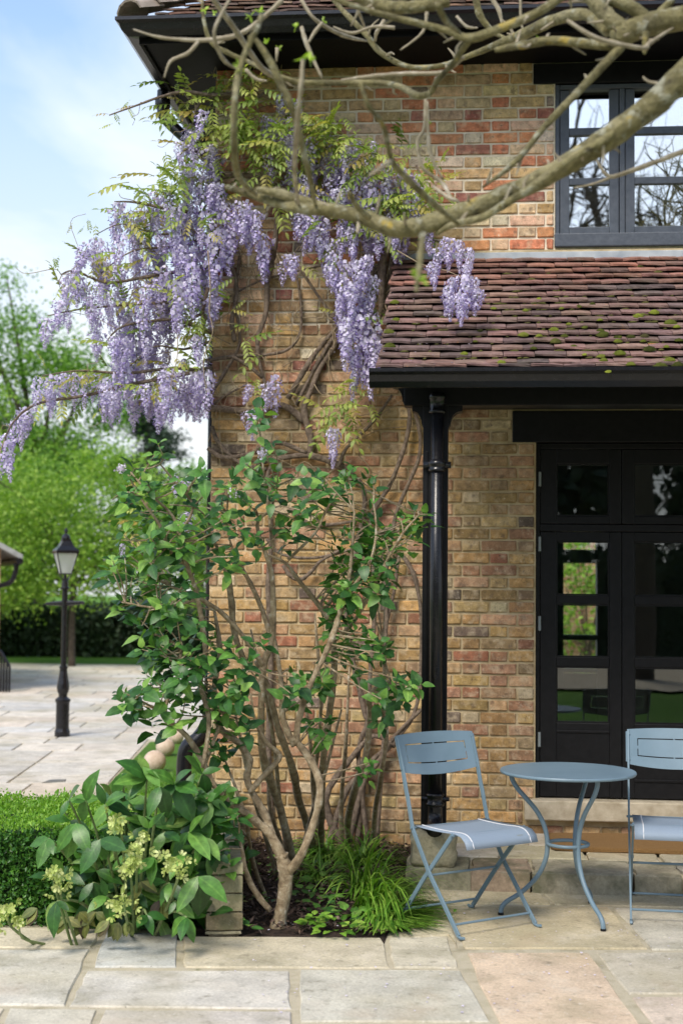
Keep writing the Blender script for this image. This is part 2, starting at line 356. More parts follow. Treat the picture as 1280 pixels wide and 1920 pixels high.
def mat_whitened_glass():  # white mixed into the panes for the sky reflection and pale inside
    t = NT('lantern_glass'); tr = t.n('ShaderNodeBsdfTransparent', {'Color': g(.95, .97, .95)}); tl = t.n('ShaderNodeBsdfTranslucent', {'Color': g(.8, .82, .8)})
    df = t.n('ShaderNodeBsdfDiffuse', {'Color': g(.8, .82, .8)}); gl = t.n('ShaderNodeBsdfGlossy', {'Roughness': .05})
    a = t.n('ShaderNodeMixShader', {0: .5, 1: df.outputs[0], 2: tl.outputs[0]}); b_ = t.n('ShaderNodeMixShader', {0: .6, 1: tr.outputs[0], 2: a.outputs[0]})
    c = t.n('ShaderNodeMixShader', {0: .12, 1: b_.outputs[0], 2: gl.outputs[0]}); t.t.links.new(c.outputs[0], t.out.inputs[0]); return t.m
M_LAMPGLASS = mat_whitened_glass()
def mat_sling():
    t = NT('mesh_fabric'); pos = t.obj()
    wv = t.n('ShaderNodeTexWave', {'Vector': pos, 'Scale': 160.0, 'Distortion': .2}).outputs[0]
    c = t.ramp(wv, [(.2, (.19, .245, .315)), (.8, (.28, .345, .42))])
    t.pbr(c, .6, t.bump(wv, .3, .0006), .4); return t.m
M_SLING = mat_sling()
def mat_brickpattern():
    t = NT('side_brickwork'); pos = t.gen()
    mp = t.n('ShaderNodeCombineXYZ'); sp = t.n('ShaderNodeSeparateXYZ', {0: pos})
    t.t.links.new(t.math('ADD', sp.outputs[0], sp.outputs[1]), mp.inputs[0]); t.t.links.new(sp.outputs[2], mp.inputs[1])
    b = t.n('ShaderNodeTexBrick', {'Vector': mp.outputs[0], 'Color1': g(.34, .22, .11), 'Color2': g(.27, .13, .08), 'Mortar': g(.46, .38, .25), 'Scale': 1.0, 'Mortar Size': .006, 'Brick Width': .225, 'Row Height': .075})
    t.pbr(b.outputs[0], .9, t.bump(t.noise(60, 4, .6, pos), .5, .004), .3); return t.m
M_SIDE = mat_brickpattern()

# ================================================================== the setting
def sheet(name, pts, z, mat, **k):
    return MB().add([(p[0], p[1], z) for p in pts], [tuple(range(len(pts)))]).build(name, mat, kind='structure', **k)
sheet('ground', [(-150, -120), (150, -120), (150, 200), (-150, 200)], -0.09, M_LAWN)
terrace = sheet('terrace', [(-9, -7.6), (6, -7.6), (6, 0.2), (-9, 0.2)], -0.0075, M_JOINT)
driveway = sheet('driveway', [(-11, 0.204), (-2.62, 0.204), (-3.2, 5.4), (4, 7.0), (8, 19.2), (-16, 19.2), (-16, 4)], -0.015, M_JOINT)
sheet('garden_path', [(-20, -22), (20, -22), (20, -14.5), (-20, -14.5)], -0.04, M_SILL)

STONES = [(.50, .46, .38), (.46, .43, .37), (.48, .42, .33), (.43, .42, .38), (.52, .47, .40), (.45, .40, .31)]
def slab(parent, name, quad, top=0.0, th=.05, mat=M_FLAG, color=None, jit=.005, sub=4, inset=.01, lean=.003):
    q = np.array([(p[0], p[1]) for p in quad], float)
    n = len(q); ring = []
    for i in range(n):
        for k in range(sub):
            t = k / sub; p = q[i] * (1 - t) + q[(i + 1) % n] * t
            ring.append(p + (rng.uniform(-jit, jit, 2)))
    ring = np.array(ring); c = ring.mean(0); m = len(ring)
    d = ring - c; L = np.linalg.norm(d, axis=1, keepdims=True)
    r1 = ring - d / L * inset
    zj = rng.uniform(-.0015, .0015, m)
    tilt = rng.uniform(-lean, lean, 2)
    zt = lambda P: top + (P - c) @ tilt
    V = np.vstack([np.c_[r1, zt(r1) + zj], np.c_[ring, zt(ring) - .006], np.c_[ring, np.full(m, top - th)]])
    f = [tuple(range(m))]
    for a in (0, m):
        f += [(a + i, a + m + i, a + m + (i + 1) % m, a + (i + 1) % m) for i in range(m)]
    o = MB().add(V, f).build(name, mat, parent)
    col = color or random.choice(STONES); j = random.uniform(.92, 1.08) * (1.2 if mat is M_FLAG else 1.0)
    o.color = (col[0] * j * 1.03, col[1] * j, col[2] * j * .93, 1)
    return o
def pq(*pts): return [UZ(x, y, 0)[:2] for x, y in pts]
FL = [  # flagstones in view, corners measured on the ground
    ([(-150, 1738), (188, 1742), (172, 1775), (-150, 1775)], (.50, .46, .36)),
    ([(-190, 1780), (166, 1780), (122, 1883), (-230, 1883)], (.50, .485, .44)),
    ([(200, 1744), (330, 1752), (330, 1812), (177, 1812)], (.44, .46, .47)),
    ([(345, 1756), (716, 1758), (728, 1813), (345, 1812)], (.48, .44, .345)),
    ([(728, 1758), (838, 1756), (858, 1813), (738, 1813)], (.47, .44, .36)),
    ([(164, 1820), (540, 1819), (546, 1889), (132, 1885)], (.49, .475, .445)),
    ([(560, 1819), (862, 1819), (916, 1914), (566, 1914)], (.47, .46, .41)),
    ([(874, 1785), (1103, 1785), (1212, 1945), (948, 1945)], (.52, .42, .325)),
    ([(1117, 1785), (1400, 1786), (1400, 1862), (1180, 1862)], (.47, .44, .375)),
    ([(1186, 1868), (1480, 1868), (1560, 2010), (1296, 2010)], (.50, .43, .37)),
    ([(-260, 1890), (8, 1890), (-50, 2020), (-340, 2020)], None),
    ([(20, 1890), (182, 1892), (140, 2020), (-30, 2020)], (.47, .45, .39)),
    ([(196, 1893), (548, 1896), (556, 2020), (156, 2020)], (.48, .455, .43)),
    ([(568, 1921), (918, 1921), (975, 2035), (572, 2035)], (.48, .45, .38)),
    ([(955, 1952), (1218, 1952), (1300, 2090), (1010, 2090)], None),
    ([(846, 1698), (1138, 1700), (1212, 1777), (872, 1777)], (.42, .37, .265)),
    ([(1150, 1702), (1420, 1706), (1480, 1780), (1222, 1779)], (.44, .42, .36)),
    ([(1428, 1706), (1700, 1712), (1760, 1784), (1490, 1780)], None),
    ([(775, 1668), (1010, 1674), (1032, 1694), (795, 1692)], (.38, .34, .24)),
    ([(1018, 1675), (1290, 1683), (1310, 1701), (1040, 1695)], (.40, .37, .28)),
    ([(1298, 1684), (1560, 1693), (1590, 1706), (1318, 1701)], None),
    ([(748, 1700), (832, 1698), (858, 1776), (842, 1752), (770, 1756)], (.42, .38, .28)),
]
for pts, col in FL: slab(terrace, 'flagstone', pq(*pts), color=col, sub=5, jit=.006, inset=.006)
# the rest of the terrace, outside the picture: rows laid on in the same direction
pd = np.array([-.131, .991]); pr = np.array([.991, .131])
o0 = np.array(UZ(0, 2030, 0)[:2]); row = 0.0
for r_ in range(6):
    hgt = random.choice([.55, .62, .45]); s = -2.4 + random.uniform(0, .3)
    while s < 3.6:
        wd = random.choice([.6, .8, .95])
        a = o0 - pd * (row + hgt - .012) + pr * s; b = o0 - pd * (row + .012) + pr * s
        slab(terrace, 'flagstone', [b, b + pr * (wd - .025), a + pr * (wd - .025), a], sub=2); s += wd
    row += hgt
for r_ in range(4):        # right of the picture
    s = 2.2 + .05 * r_
    for k in range(3):
        a = np.array([s + k * .85, -4.3 + r_ * .72]); slab(terrace, 'flagstone', [a, a + (.82, .03), a + (.82, .72), a + (0, .69)], sub=2)

# driveway: coursed slabs going back to the lawn
yy = 0.35; dd = nrm((-.131, .991)); rr_ = nrm((.991, .131)); o1 = np.array([-2.66, .5])
dist = 0.0; idx = 0
while dist < 18.6:
    hgt = random.choice([.45, .6, .6, .75, .9]); s = random.uniform(0, .4)
    s = 0.0 if dist < 5.2 else 2.0 + random.uniform(0, .6)
    lim = -6.6 - dist * .33
    while s > lim:
        wd = random.choice([.6, .8, 1.0, 1.25])
        a = o1 + dd * (dist + .012) + rr_ * s
        x0 = s
        q = [a - rr_ * (wd - .02), a, a + dd * (hgt - .022), a + dd * (hgt - .022) - rr_ * (wd - .02)]
        pc = proj((*np.mean(q, 0), 0))
        if pc[0] > -260 and pc[0] < 700 and not (np.mean(q, 0)[0] > -1.9 and np.mean(q, 0)[1] < 6.3):
            j = random.uniform(.92, 1.08); c = random.choice([(.50, .48, .45), (.47, .46, .44), (.50, .45, .40), (.44, .44, .44), (.52, .49, .45)])
            slab(driveway, 'paving_slab', q, top=-.004, color=tuple(np.array(c) * j), sub=2, jit=.004, mat=M_FLAG, lean=.0005, inset=.004)
            idx += 1
        s -= wd
    dist += hgt
slab(driveway, 'drain_cover', [UZ(x, y, 0)[:2] for x, y in [(78, 1468), (122, 1465), (126, 1461), (92, 1462)]], top=.002, color=(.10, .11, .12), sub=2)
verge = sheet('lawn', [(-2.63, 0.21), (-1.64, 0.21), (-1.2, 6.6), (-3.28, 5.5)], -0.010, M_LAWN)
bedl = sheet('planting_bed', [(-1.25, -2.44), (-.40, -2.44), (-.36, -1.2), (-.36, -0.01), (-1.66, -0.01), (-1.38, -2.44)], -0.006, M_SOIL)
farlawn = sheet('far_lawn', [(-60, 19.3), (40, 19.3), (40, 60), (-60, 60)], -0.02, M_LAWN)

# ================================================================== the house
XC = -1.66                                    # left corner of the front wall
house = thing('house', 'brick house with tiled porch, black doors and slate grey upper window', 'house', (0, 0, 0))
DX0, DX1, DZ0, DZ1 = .365, 1.60, .305, 2.477
WX0, WX1, WZ0, WZ1 = .48, 1.44, 3.688, 4.72
TOPZ = 4.88
wall = MB(); UZ0 = 3.2
for b in [(XC + .004, DX0, 0, .22, -.1, UZ0), (DX1, 5.5, 0, .22, -.1, UZ0), (DX0, DX1, 0, .22, -.1, .19), (DX0, DX1, 0, .22, 2.66, UZ0)]: bx(wall, *b)
wall = wall.build('front_wall', M_MORTAR, house)
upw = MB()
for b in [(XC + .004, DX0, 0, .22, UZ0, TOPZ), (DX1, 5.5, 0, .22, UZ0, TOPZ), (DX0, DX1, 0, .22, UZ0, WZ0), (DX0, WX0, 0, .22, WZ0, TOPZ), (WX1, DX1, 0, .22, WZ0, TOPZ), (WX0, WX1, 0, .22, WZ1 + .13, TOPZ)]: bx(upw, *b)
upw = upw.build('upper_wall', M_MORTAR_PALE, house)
side = MB()
bx(side, XC, XC + .2, .225, 5.4, -.1, TOPZ); bx(side, 5.5, 5.7, 0, 5.4, -.1, TOPZ)
side.build('side_wall', M_SIDE, house)

def brick_mesh(wd, h=.065):
    X = np.array([-wd / 2, -wd / 2 + .007, rng.uniform(-.2, .2) * wd, wd / 2 - .007, wd / 2]); Z = np.array([-h / 2, -h / 2 + .006, h / 2 - .006, h / 2])
    V = []
    bow = rng.uniform(-.002, .002)
    for j, z in enumerate(Z):
        for i, x in enumerate(X):
            e = i in (0, 4) or j in (0, 3); co = i in (0, 4) and j in (0, 3)
            y = (-.001 if co else -.0035) if e else -.0095 + rng.uniform(-.0015, .0015)
            jx, jz = rng.uniform(-.0022, .0022, 2)
            if co: x *= (1 - .006 / wd * rng.uniform(0, 2)); z *= (1 - .006 / h * rng.uniform(0, 1.3))
            V.append((x + jx, y, z + jz + bow * (1 - (2 * x / wd) ** 2)))
    per = [0, 1, 2, 3, 4, 9, 14, 19, 18, 17, 16, 15, 10, 5]
    nb = len(V)
    for i in per: V.append((V[i][0], .02, V[i][2]))
    f = [(j * 5 + i, j * 5 + i + 1, (j + 1) * 5 + i + 1, (j + 1) * 5 + i) for j in range(3) for i in range(4)]
    n = len(per)
    f += [(per[i], nb + i, nb + (i + 1) % n, per[(i + 1) % n]) for i in range(n)]
    return MB().add(V, f).mesh('brick', False)
STR = [brick_mesh(.213) for _ in range(10)]; HED = [brick_mesh(.1025) for _ in range(7)]
BM = list(STR + HED); lens = [.213] * 10 + [.1025] * 7
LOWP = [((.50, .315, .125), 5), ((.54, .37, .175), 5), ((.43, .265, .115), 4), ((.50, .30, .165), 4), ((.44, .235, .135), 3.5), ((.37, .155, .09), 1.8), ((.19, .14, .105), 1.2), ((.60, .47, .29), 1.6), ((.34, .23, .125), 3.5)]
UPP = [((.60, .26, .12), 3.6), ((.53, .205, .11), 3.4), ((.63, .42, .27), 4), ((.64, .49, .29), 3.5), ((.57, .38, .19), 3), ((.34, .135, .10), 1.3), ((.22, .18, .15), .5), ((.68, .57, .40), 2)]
def pick(pal, k=(.66, 1.12)):
    c = random.choices([p[0] for p in pal], [p[1] for p in pal])[0]; j = random.uniform(*k)
    return tuple(min(.8, v * j * random.uniform(.95, 1.05)) for v in c)
items, cols = [], []
ci = 0; z = .0375 - .075
while z < TOPZ + .0:
    offs = 0 if ci % 2 == 0 else -.16875
    cuts = []
    if .17 < z < .31: cuts.append((.297, DX1 + .07))
    if DZ0 < z < 2.66: cuts.append((DX0 - .004, DX1 + .004))
    if 2.478 < z < 2.672: cuts.append((.221, DX1 + .15))
    if 2.80 < z < 3.58: cuts.append((-.47, 6))
    if WZ0 < z < WZ1: cuts.append((WX0 - .003, WX1 + .003))
    if WZ1 < z < TOPZ: cuts.append((.345, WX1 + .14))
    x = XC - .5 + offs; k = 0
    while x < 1.95:
        wd = .215 if k % 2 == 0 else .1025
        if ci % 2 and XC - .2 < x < XC + .1: pass
        a, b = max(x, XC), min(x + wd, 1.95)
        segs = [(a, b)]
        for c0, c1 in cuts:
            ns = []
            for s0, s1 in segs:
                if c1 <= s0 or c0 >= s1: ns.append((s0, s1)); continue
                if s0 < c0: ns.append((s0, c0 - .006))
                if s1 > c1: ns.append((c1 + .006, s1))
            segs = ns
        for s0, s1 in segs:
            wl = s1 - s0
            if wl < .028: continue
            if abs(wl - .215) < .004: mi = random.randrange(10)
            elif abs(wl - .1025) < .004: mi = 10 + random.randrange(7)
            else:
                BM.append(brick_mesh(wl - .003)); mi = len(BM) - 1
            m = np.eye(4); m[:3, 3] = ((s0 + s1) / 2, -.001 + random.uniform(-.0015, .0015), z)
            if random.random() < .5 and mi < 17: m[0, 0] = -1; m[1, 1] = 1; m[2, 2] = -1
            items.append((mi, m)); cols.append(pick(UPP, (.88, 1.2)) if z > 3.4 and (random.random() < .9) else pick(UPP if z > 2.9 and random.random() < .3 else LOWP))  # upper bricks picked brighter, putting some of the wall's light into their colour
        x += wd + .01; k += 1
    z += .075; ci += 1
def wall_place():
    # the bricks that show largest: whole stretchers clear of the porch roof and the thick of the wisteria
    sc_ = []
    for i, (mi, m) in enumerate(items):
        x, y, d = proj(m[:3, 3]); wl = .215 if mi < 10 else (.1025 if mi < 17 else .06)
        v = wl if (-20 < x < 1300 and -20 < y < 1600) else 0
        if x < 760 and 150 < y < 480: v *= .3
        if y < 120: v *= .4
        sc_.append(v + random.uniform(0, .02))
    order = sorted(range(len(items)), key=lambda i: -sc_[i])
    for me in BM: me.materials.append(M_BRICK)
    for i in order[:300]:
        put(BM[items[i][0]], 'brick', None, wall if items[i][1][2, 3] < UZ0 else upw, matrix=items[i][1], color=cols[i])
    mb = MB(); arr = [mesh_arrays(me) for me in BM]
    for i in order[300:]:
        v, f, _ = arr[items[i][0]]; m = items[i][1]; mb.add(v @ m[:3, :3].T + m[:3, 3], f, c=cols[i])
    o = mb.build('brick', M_BRICK, wall, kind='stuff'); o.color = (0, 0, 0, 1)
wall_place()

# room behind the doors
RY = 4.7; RX0, RX1 = -1.3, 4.6
p0 = UY(1043, 1010, RY); p1 = UY(1119, 1258, RY)
BX0, BX1, BZ0, BZ1 = p0[0] - .0, p1[0], .12, UY(1050, 1004, RY)[2]
room = MB(); bx(room, RX0, RX1, RY, RY + .2, BZ1, TOPZ); bx(room, RX0, BX0, RY, RY + .2, 0, BZ1); bx(room, BX1, RX1, RY, RY + .2, 0, BZ1)
bx(room, RX0 - .1, RX0, .224, RY, 0, 2.75); bx(room, RX1, RX1 + .1, .224, RY, 0, 2.75)
room.build('room_wall', M_ROOM, house)
box_obj('room_ceiling', RX0, RX1, .224, RY, 2.75, 2.85, M_ROOM, house, 0)
box_obj('room_floor', RX0, RX1, .224, RY, .02, .12, M_ROOMFLOOR, house, 0)
bd = MB()
for (a, b, c, d) in [(1043, 1056, 1004, 1262), (1119, 1125, 1004, 1262)]:
    q0, q1 = UY(a, c, RY), UY(b, d, RY); bx(bd, q0[0], q1[0], RY + .03, RY + .09, BZ0, BZ1)
for (c, d) in [(1030, 1056), (1190, 1201), (1253, 1262)]:
    q0, q1 = UY(1056, c, RY), UY(1119, d, RY); bx(bd, q0[0], q1[0], RY + .035, RY + .085, q1[2], q0[2])
q0, q1 = UY(1056, 1262, RY), UY(1119, 1262, RY); bx(bd, q0[0], q1[0], RY + .04, RY + .08, BZ0, q0[2] - .001)
bd.build('back_door_frame', M_GREYPAINT, house, bevel=.004)

# main roof, eaves, gutters
EX, EY, EZ = -2.05, -.56, 4.965
rf = MB()
rp = np.array([(EX, EY, EZ), (6.2, EY, EZ), (6.2, 6.0, EZ), (EX, 6.0, EZ), (1.15, 2.72, EZ + 2.35), (2.9, 2.72, EZ + 2.35)])
rf.add(rp, [(0, 1, 5, 4), (1, 2, 5), (2, 3, 4, 5), (3, 0, 4)])
mroof = rf.build('main_roof', M_TILE, house); mroof.color = (.12, .08, .07, 1)
box_obj('soffit', EX + .03, 6.1, EY + .03, 5.9, TOPZ - .025, TOPZ + .004, M_SOFFIT, house, 0)
fa = MB(); bx(fa, EX + .02, 6.1, EY + .02, EY + .042, TOPZ - .045, EZ + .005); bx(fa, EX + .02, EX + .042, EY + .044, 5.9, TOPZ - .045, EZ + .005)
fa.build('fascia', M_SOFFIT, house, bevel=.003)
GP = [(0, .0), (0, -.095), (-.055, -.1), (-.085, -.07), (-.098, -.035), (-.118, -.02), (-.118, 0), (-.108, 0), (-.106, -.014), (-.09, -.03), (-.075, -.065), (-.05, -.09), (-.01, -.085), (-.01, 0)]
def gutter_run(name, axis, a0, a1, off, zt, sc_=1.0, mit0=0.0, parent=None):
    V = []
    n = len(GP)
    for e, (a, m) in enumerate([(a0, mit0), (a1, 0)]):
        for (u, v) in GP:
            u *= sc_; v *= sc_
            aa = a + u * m
            V.append((aa, off + u, zt + v) if axis == 'x' else (off + u, aa, zt + v))
    f = [(i, (i + 1) % n, n + (i + 1) % n, n + i) for i in range(n)]
    f.append(tuple(range(n))); f.append(tuple(range(n, 2 * n))[::-1])
    return MB().add(V, f).build(name, M_BLACK, parent or house)
gutter_run('gutter', 'x', EX + .02, 6.1, EY + .018, EZ - .005, 1.0, 1.0)
gutter_run('gutter', 'y', EY + .018, 5.9, EX + .018, EZ - .005, 1.0, 1.0)

def tile_mesh(wd=.162, ln=.2, th=.0115):
    nx, ny = 4, 3; V = []; cam_ = rng.uniform(-.001, .006); lift = rng.uniform(0, .003); tw = rng.uniform(-.003, .003)
    for s in (1, 0):
        for j in range(ny):
            for i in range(nx):
                u = -1 + 2 * i / (nx - 1); vv = j / (ny - 1)
                y = ln * vv + (rng.uniform(-.003, .003) if j == 0 else 0); x = u * wd / 2 + rng.uniform(-.0015, .0015)
                zz = -cam_ * u * u + lift * (1 - vv) ** 2 + tw * u * (1 - vv) + (0 if s else -th)
                V.append((x, y, zz))
    f = []
    for j in range(ny - 1):
        for i in range(nx - 1):
            a = j * nx + i; f.append((a, a + 1, a + nx + 1, a + nx)); b = a + nx * ny; f.append((b, b + nx, b + nx + 1, b + 1))
    n = nx * ny
    for i in range(nx - 1): f.append((i, n + i, n + i + 1, i + 1))
    for j in range(ny - 1):
        f.append((j * nx, (j + 1) * nx, n + (j + 1) * nx, n + j * nx)); f.append((j * nx + nx - 1, n + j * nx + nx - 1, n + (j + 1) * nx + nx - 1, (j + 1) * nx + nx - 1))
    return MB().add(V, f).mesh('roof_tile')
TM = [tile_mesh() for _ in range(9)]
for me in TM: me.materials.append(M_TILE)
def tile_row(parent, x0, x1, E0, up, nrmv, dist, offs, pal, stop=None):
    s = x0 + offs
    tilt = .047 / .2
    y = nrm(np.array(up) - np.array(nrmv) * tilt); zax = nrm(np.array(nrmv) + np.array(up) * tilt)
    while s < x1:
        lo, hi = max(s - .081, x0), s + .081
        if hi - lo > .05:
            a = random.uniform(-.012, .012); cx = (lo + hi) / 2
            xx = np.array([1, 0, 0.]); yv = nrm(y + xx * a)
            loc = np.array([cx, E0[1], E0[2]]) + np.array(up) * (dist + random.uniform(-.003, .003)) + np.array(nrmv) * (.034 + random.uniform(0, .004))
            m = frame(yv, zax, loc, ((hi - lo) / .162, 1, 1)); c = pick(pal)
            put(random.choice(TM), 'roof_tile', None, parent, matrix=m, color=c)
        s += .1655
up = nrm((0, 3.28, 2.35)); nv = np.cross((1, 0, 0), up)
MP = [((.24, .15, .12), 2), ((.30, .17, .12), 2), ((.20, .14, .12), 2), ((.36, .26, .20), 1)]
for i in range(4):
    tile_row(mroof, EX + .13 + i * .03, 1.75, (0, EY - .03, EZ + .0), up, nv, i * .1, .08 * (i % 2), MP)
for i in range(4):                          # bonnet tiles running up the hip
    hd = nrm((3.28, 3.28, 2.35)); mb = MB()
    c0 = np.array([EX - .03, EY - .03, EZ + .035]) + hd * i * .15; sd_ = nrm(np.cross(hd, (0, 0, 1))); upv = np.cross(sd_, hd)
    V = []
    for e, sp in ((0, .135), (1, .10)):
        for s_ in (0, 1):
            for k in range(7):
                th = math.pi * (k / 6)
                V.append(c0 + hd * e * .2 + sd_ * math.cos(th) * (sp - s_ * .014) + upv * (math.sin(th) * (sp * .62 - s_ * .014) - (.02 if e else 0)))
    f = []
    for k in range(6):
        f += [(k, k + 1, 14 + k + 1, 14 + k), (7 + k, 21 + k, 21 + k + 1, 7 + k + 1), (k, 7 + k, 7 + k + 1, k + 1)]
    o = mb.add(V, f).build('hip_tile', M_TILE, mroof); o.color = (.36, .30, .25, 1)

# left downpipe with swan neck and shoe
dp = MB(); g0 = np.array([-2.08, .34, 4.86]); DPX, DPY = -1.702, .30
tube(dp, [g0, g0 + (0, 0, -.12), g0 + (.03, 0, -.2), (DPX - .1, DPY, 4.42), (DPX - .015, DPY, 4.33), (DPX, DPY, 4.2)], .038, 12, 5)
tube(dp, [(DPX, DPY, 4.2), (DPX, DPY, .74)], .036, 12, 1)
for zz in (4.17, 3.0, 1.9, .76): lathe(dp, [(.044, 0), (.05, .01), (.05, .05), (.044, .06)], DPX, DPY, zz, 14)
lathe(dp, [(.046, 0), (.052, .01), (.052, .06), (.046, .07)], g0[0], g0[1], g0[2] - .12, 14)
e_ = [UY(q[0], q[1], .27) for q in ((372, 1385), (352, 1400), (346, 1425), (345, 1470))]
tube(dp, [(DPX, DPY, .78), (DPX, DPY, .70)] + e_, .05, 12, 5)
dp.build('downpipe', M_BLACK, house, smooth=True)

# upper window
win = box_obj('window', WX0 - .004, WX1 + .02, -.035, .10, WZ0, WZ0 + .083, M_SLATE, house, .006)     # sill
win.name = 'window'
RYW = .022
def wbox(mb, a, b, c, d, y0, y1, Y=.03):
    q0, q1 = UY(a, c, Y), UY(b, d, Y); bx(mb, min(q0[0], q1[0]), max(q0[0], q1[0]), y0, y1, min(q0[2], q1[2]), max(q0[2], q1[2]))
zs0 = WZ0 + .086; ztp = WZ1
fr = MB(); bx(fr, WX0, WX0 + .028, .012, .09, zs0, ztp); bx(fr, WX1 - .028, WX1, .012, .09, zs0, ztp); bx(fr, WX0 + .03, WX1 - .03, .012, .09, ztp - .03, ztp - .001)
mid = (WX0 + WX1) / 2; mid = UY(1165, 300, .03)[0]; WXR = WX1 - .03
bx(fr, mid - .016, mid + .016, .008, .09, zs0, ztp - .032)
fr.build('window_frame', M_SLATE, win, bevel=.004)
rows = [(162, 240), (254, 334), (347, 426)]
for (L, R_) in ((WX0 + .031, mid - .019), (mid + .019, WXR)):
    ca = MB(); y0, y1 = .02, .075
    st = .058; pw0, pw1 = L + st, R_ - st
    zr = [(UY(1100, b_, .03)[2], UY(1100, t_, .03)[2]) for t_, b_ in rows][::-1]
    bx(ca, L, pw0, y0, y1, zs0 + .004, ztp - .034); bx(ca, pw1, R_, y0, y1, zs0 + .004, ztp - .034)
    bx(ca, pw0, pw1, y0 + .002, y1, zs0 + .004, zr[0][0]); bx(ca, pw0, pw1, y0 + .002, y1, zr[2][1], ztp - .034)
    for k in (0, 1): bx(ca, pw0, pw1, y0 + .004, y1, zr[k][1], zr[k + 1][0])
    cas = ca.build('casement', M_SLATE, win, bevel=.004)
    for (a, b) in zr: box_obj('pane', pw0 - .004, pw1 + .004, .045, .05, a - .004, b + .004, M_COATED, win, 0)
box_obj('lintel', .345, WX1 + .14, -.012, .10, WZ1 + .002, TOPZ - .03, M_BLACKM, house, .004)
box_obj('flashing', -.47, 5.4, -.045, -.012, 3.60, 3.655, M_LEAD, house, .004)
box_obj('mortar_fillet', -.47, 5.4, -.02, -.004, 3.655, 3.672, M_MORTAR, house, .003)
box_obj('room_shade', WX0 - .2, WX1 + .2, 1.2, 1.25, 3.2, TOPZ - .03, M_ROOM, house, 0)

# doors
DY = .055
box_obj('lintel', .221, DX1 + .15, -.015, .12, DZ1 + .001, 2.672, M_BLACKM, house, .004)
df = MB(); bx(df, DX0, DX0 + .026, .03, .13, DZ0, DZ1); bx(df, DX1 - .026, DX1, .03, .13, DZ0, DZ1); bx(df, DX0 + .027, DX1 - .027, .03, .13, DZ1 - .035, DZ1 - .001)
ztr = UY(1060, 990, DY)[2]; bx(df, DX0 + .027, DX1 - .027, .028, .13, ztr - .022, ztr + .022)
df.build('door_frame', M_BLACKM, house, bevel=.004)
def zat(py): return UY(1090, py, DY)[2]
PXL = (UY(1042, 1100, DY)[0], UY(1141, 1100, DY)[0]); dm = UY(1164, 1100, DY)[0]; PXR0 = UY(1187, 1100, DY)[0]
LW = dm - (DX0 + .028); leafs = [(DX0 + .029, dm - .002, PXL[0], PXL[1]), (dm + .002, DX1 - .029, PXR0, DX1 - .029 - (PXL[0] - DX0 - .029))]
for (a, b, p0_, p1_) in leafs:
    for nm, zb, zt, panes in (('door', DZ0 + .008, ztr - .025, [(1015, 1116), (1133, 1232), (1250, 1355)]), ('fanlight', ztr + .025, DZ1 - .038, [(870, 968)])):
        m = MB(); y0, y1 = DY - .022, DY + .022
        zz = [(zat(q), zat(p)) for p, q in panes][::-1]
        bx(m, a, p0_, y0, y1, zb, zt); bx(m, p1_, b, y0, y1, zb, zt)
        bx(m, p0_, p1_, y0 + .002, y1, zb, zz[0][0]); bx(m, p0_, p1_, y0 + .002, y1, zz[-1][1], zt)
        for k in range(len(zz) - 1): bx(m, p0_, p1_, y0 + .005, y1, zz[k][1], zz[k + 1][0])
        d = m.build(nm, M_BLACKM, house, bevel=.004)
        for (z0, z1) in zz:
            box_obj('pane', p0_ - .004, p1_ + .004, DY + .002, DY + .008, z0 - .004, z1 + .004, M_GLASS, d, 0)
            bd_ = MB()
            for (u0, u1, w0, w1) in [(p0_, p1_, z0, z0 + .009), (p0_, p1_, z1 - .009, z1), (p0_, p0_ + .009, z0 + .0095, z1 - .0095), (p1_ - .009, p1_, z0 + .0095, z1 - .0095)]:
                bx(bd_, u0 + .0005, u1 - .0005, DY - .012, DY + .001, w0 + .0005, w1 - .0005)
            bd_.build('glazing_bead', M_BLACKM, d)
        if nm == 'door':
            pz = zz[0][0]
            for q_ in (zb + .10, pz - .06): box_obj('panel_moulding', p0_, p1_, y0 - .006, y0 + .001, q_, q_ + .015, M_BLACKM, d, .002)
            
        if a < .5:
            for zc_ in ([zb + .3, (zb + zt) / 2 + .2, zt - .12] if nm == 'door' else [(zb + zt) / 2]):
                lathe(MB(), [(.007, 0), (.009, .004), (.009, .085), (.007, .09)], a - .004, y0 - .008, zc_, 10).build('hinge', M_GREYPAINT, d)
box_obj('threshold', .299, DX1 + .08, -.075, .14, .185, DZ0 - .001, M_SILL, house, .008)

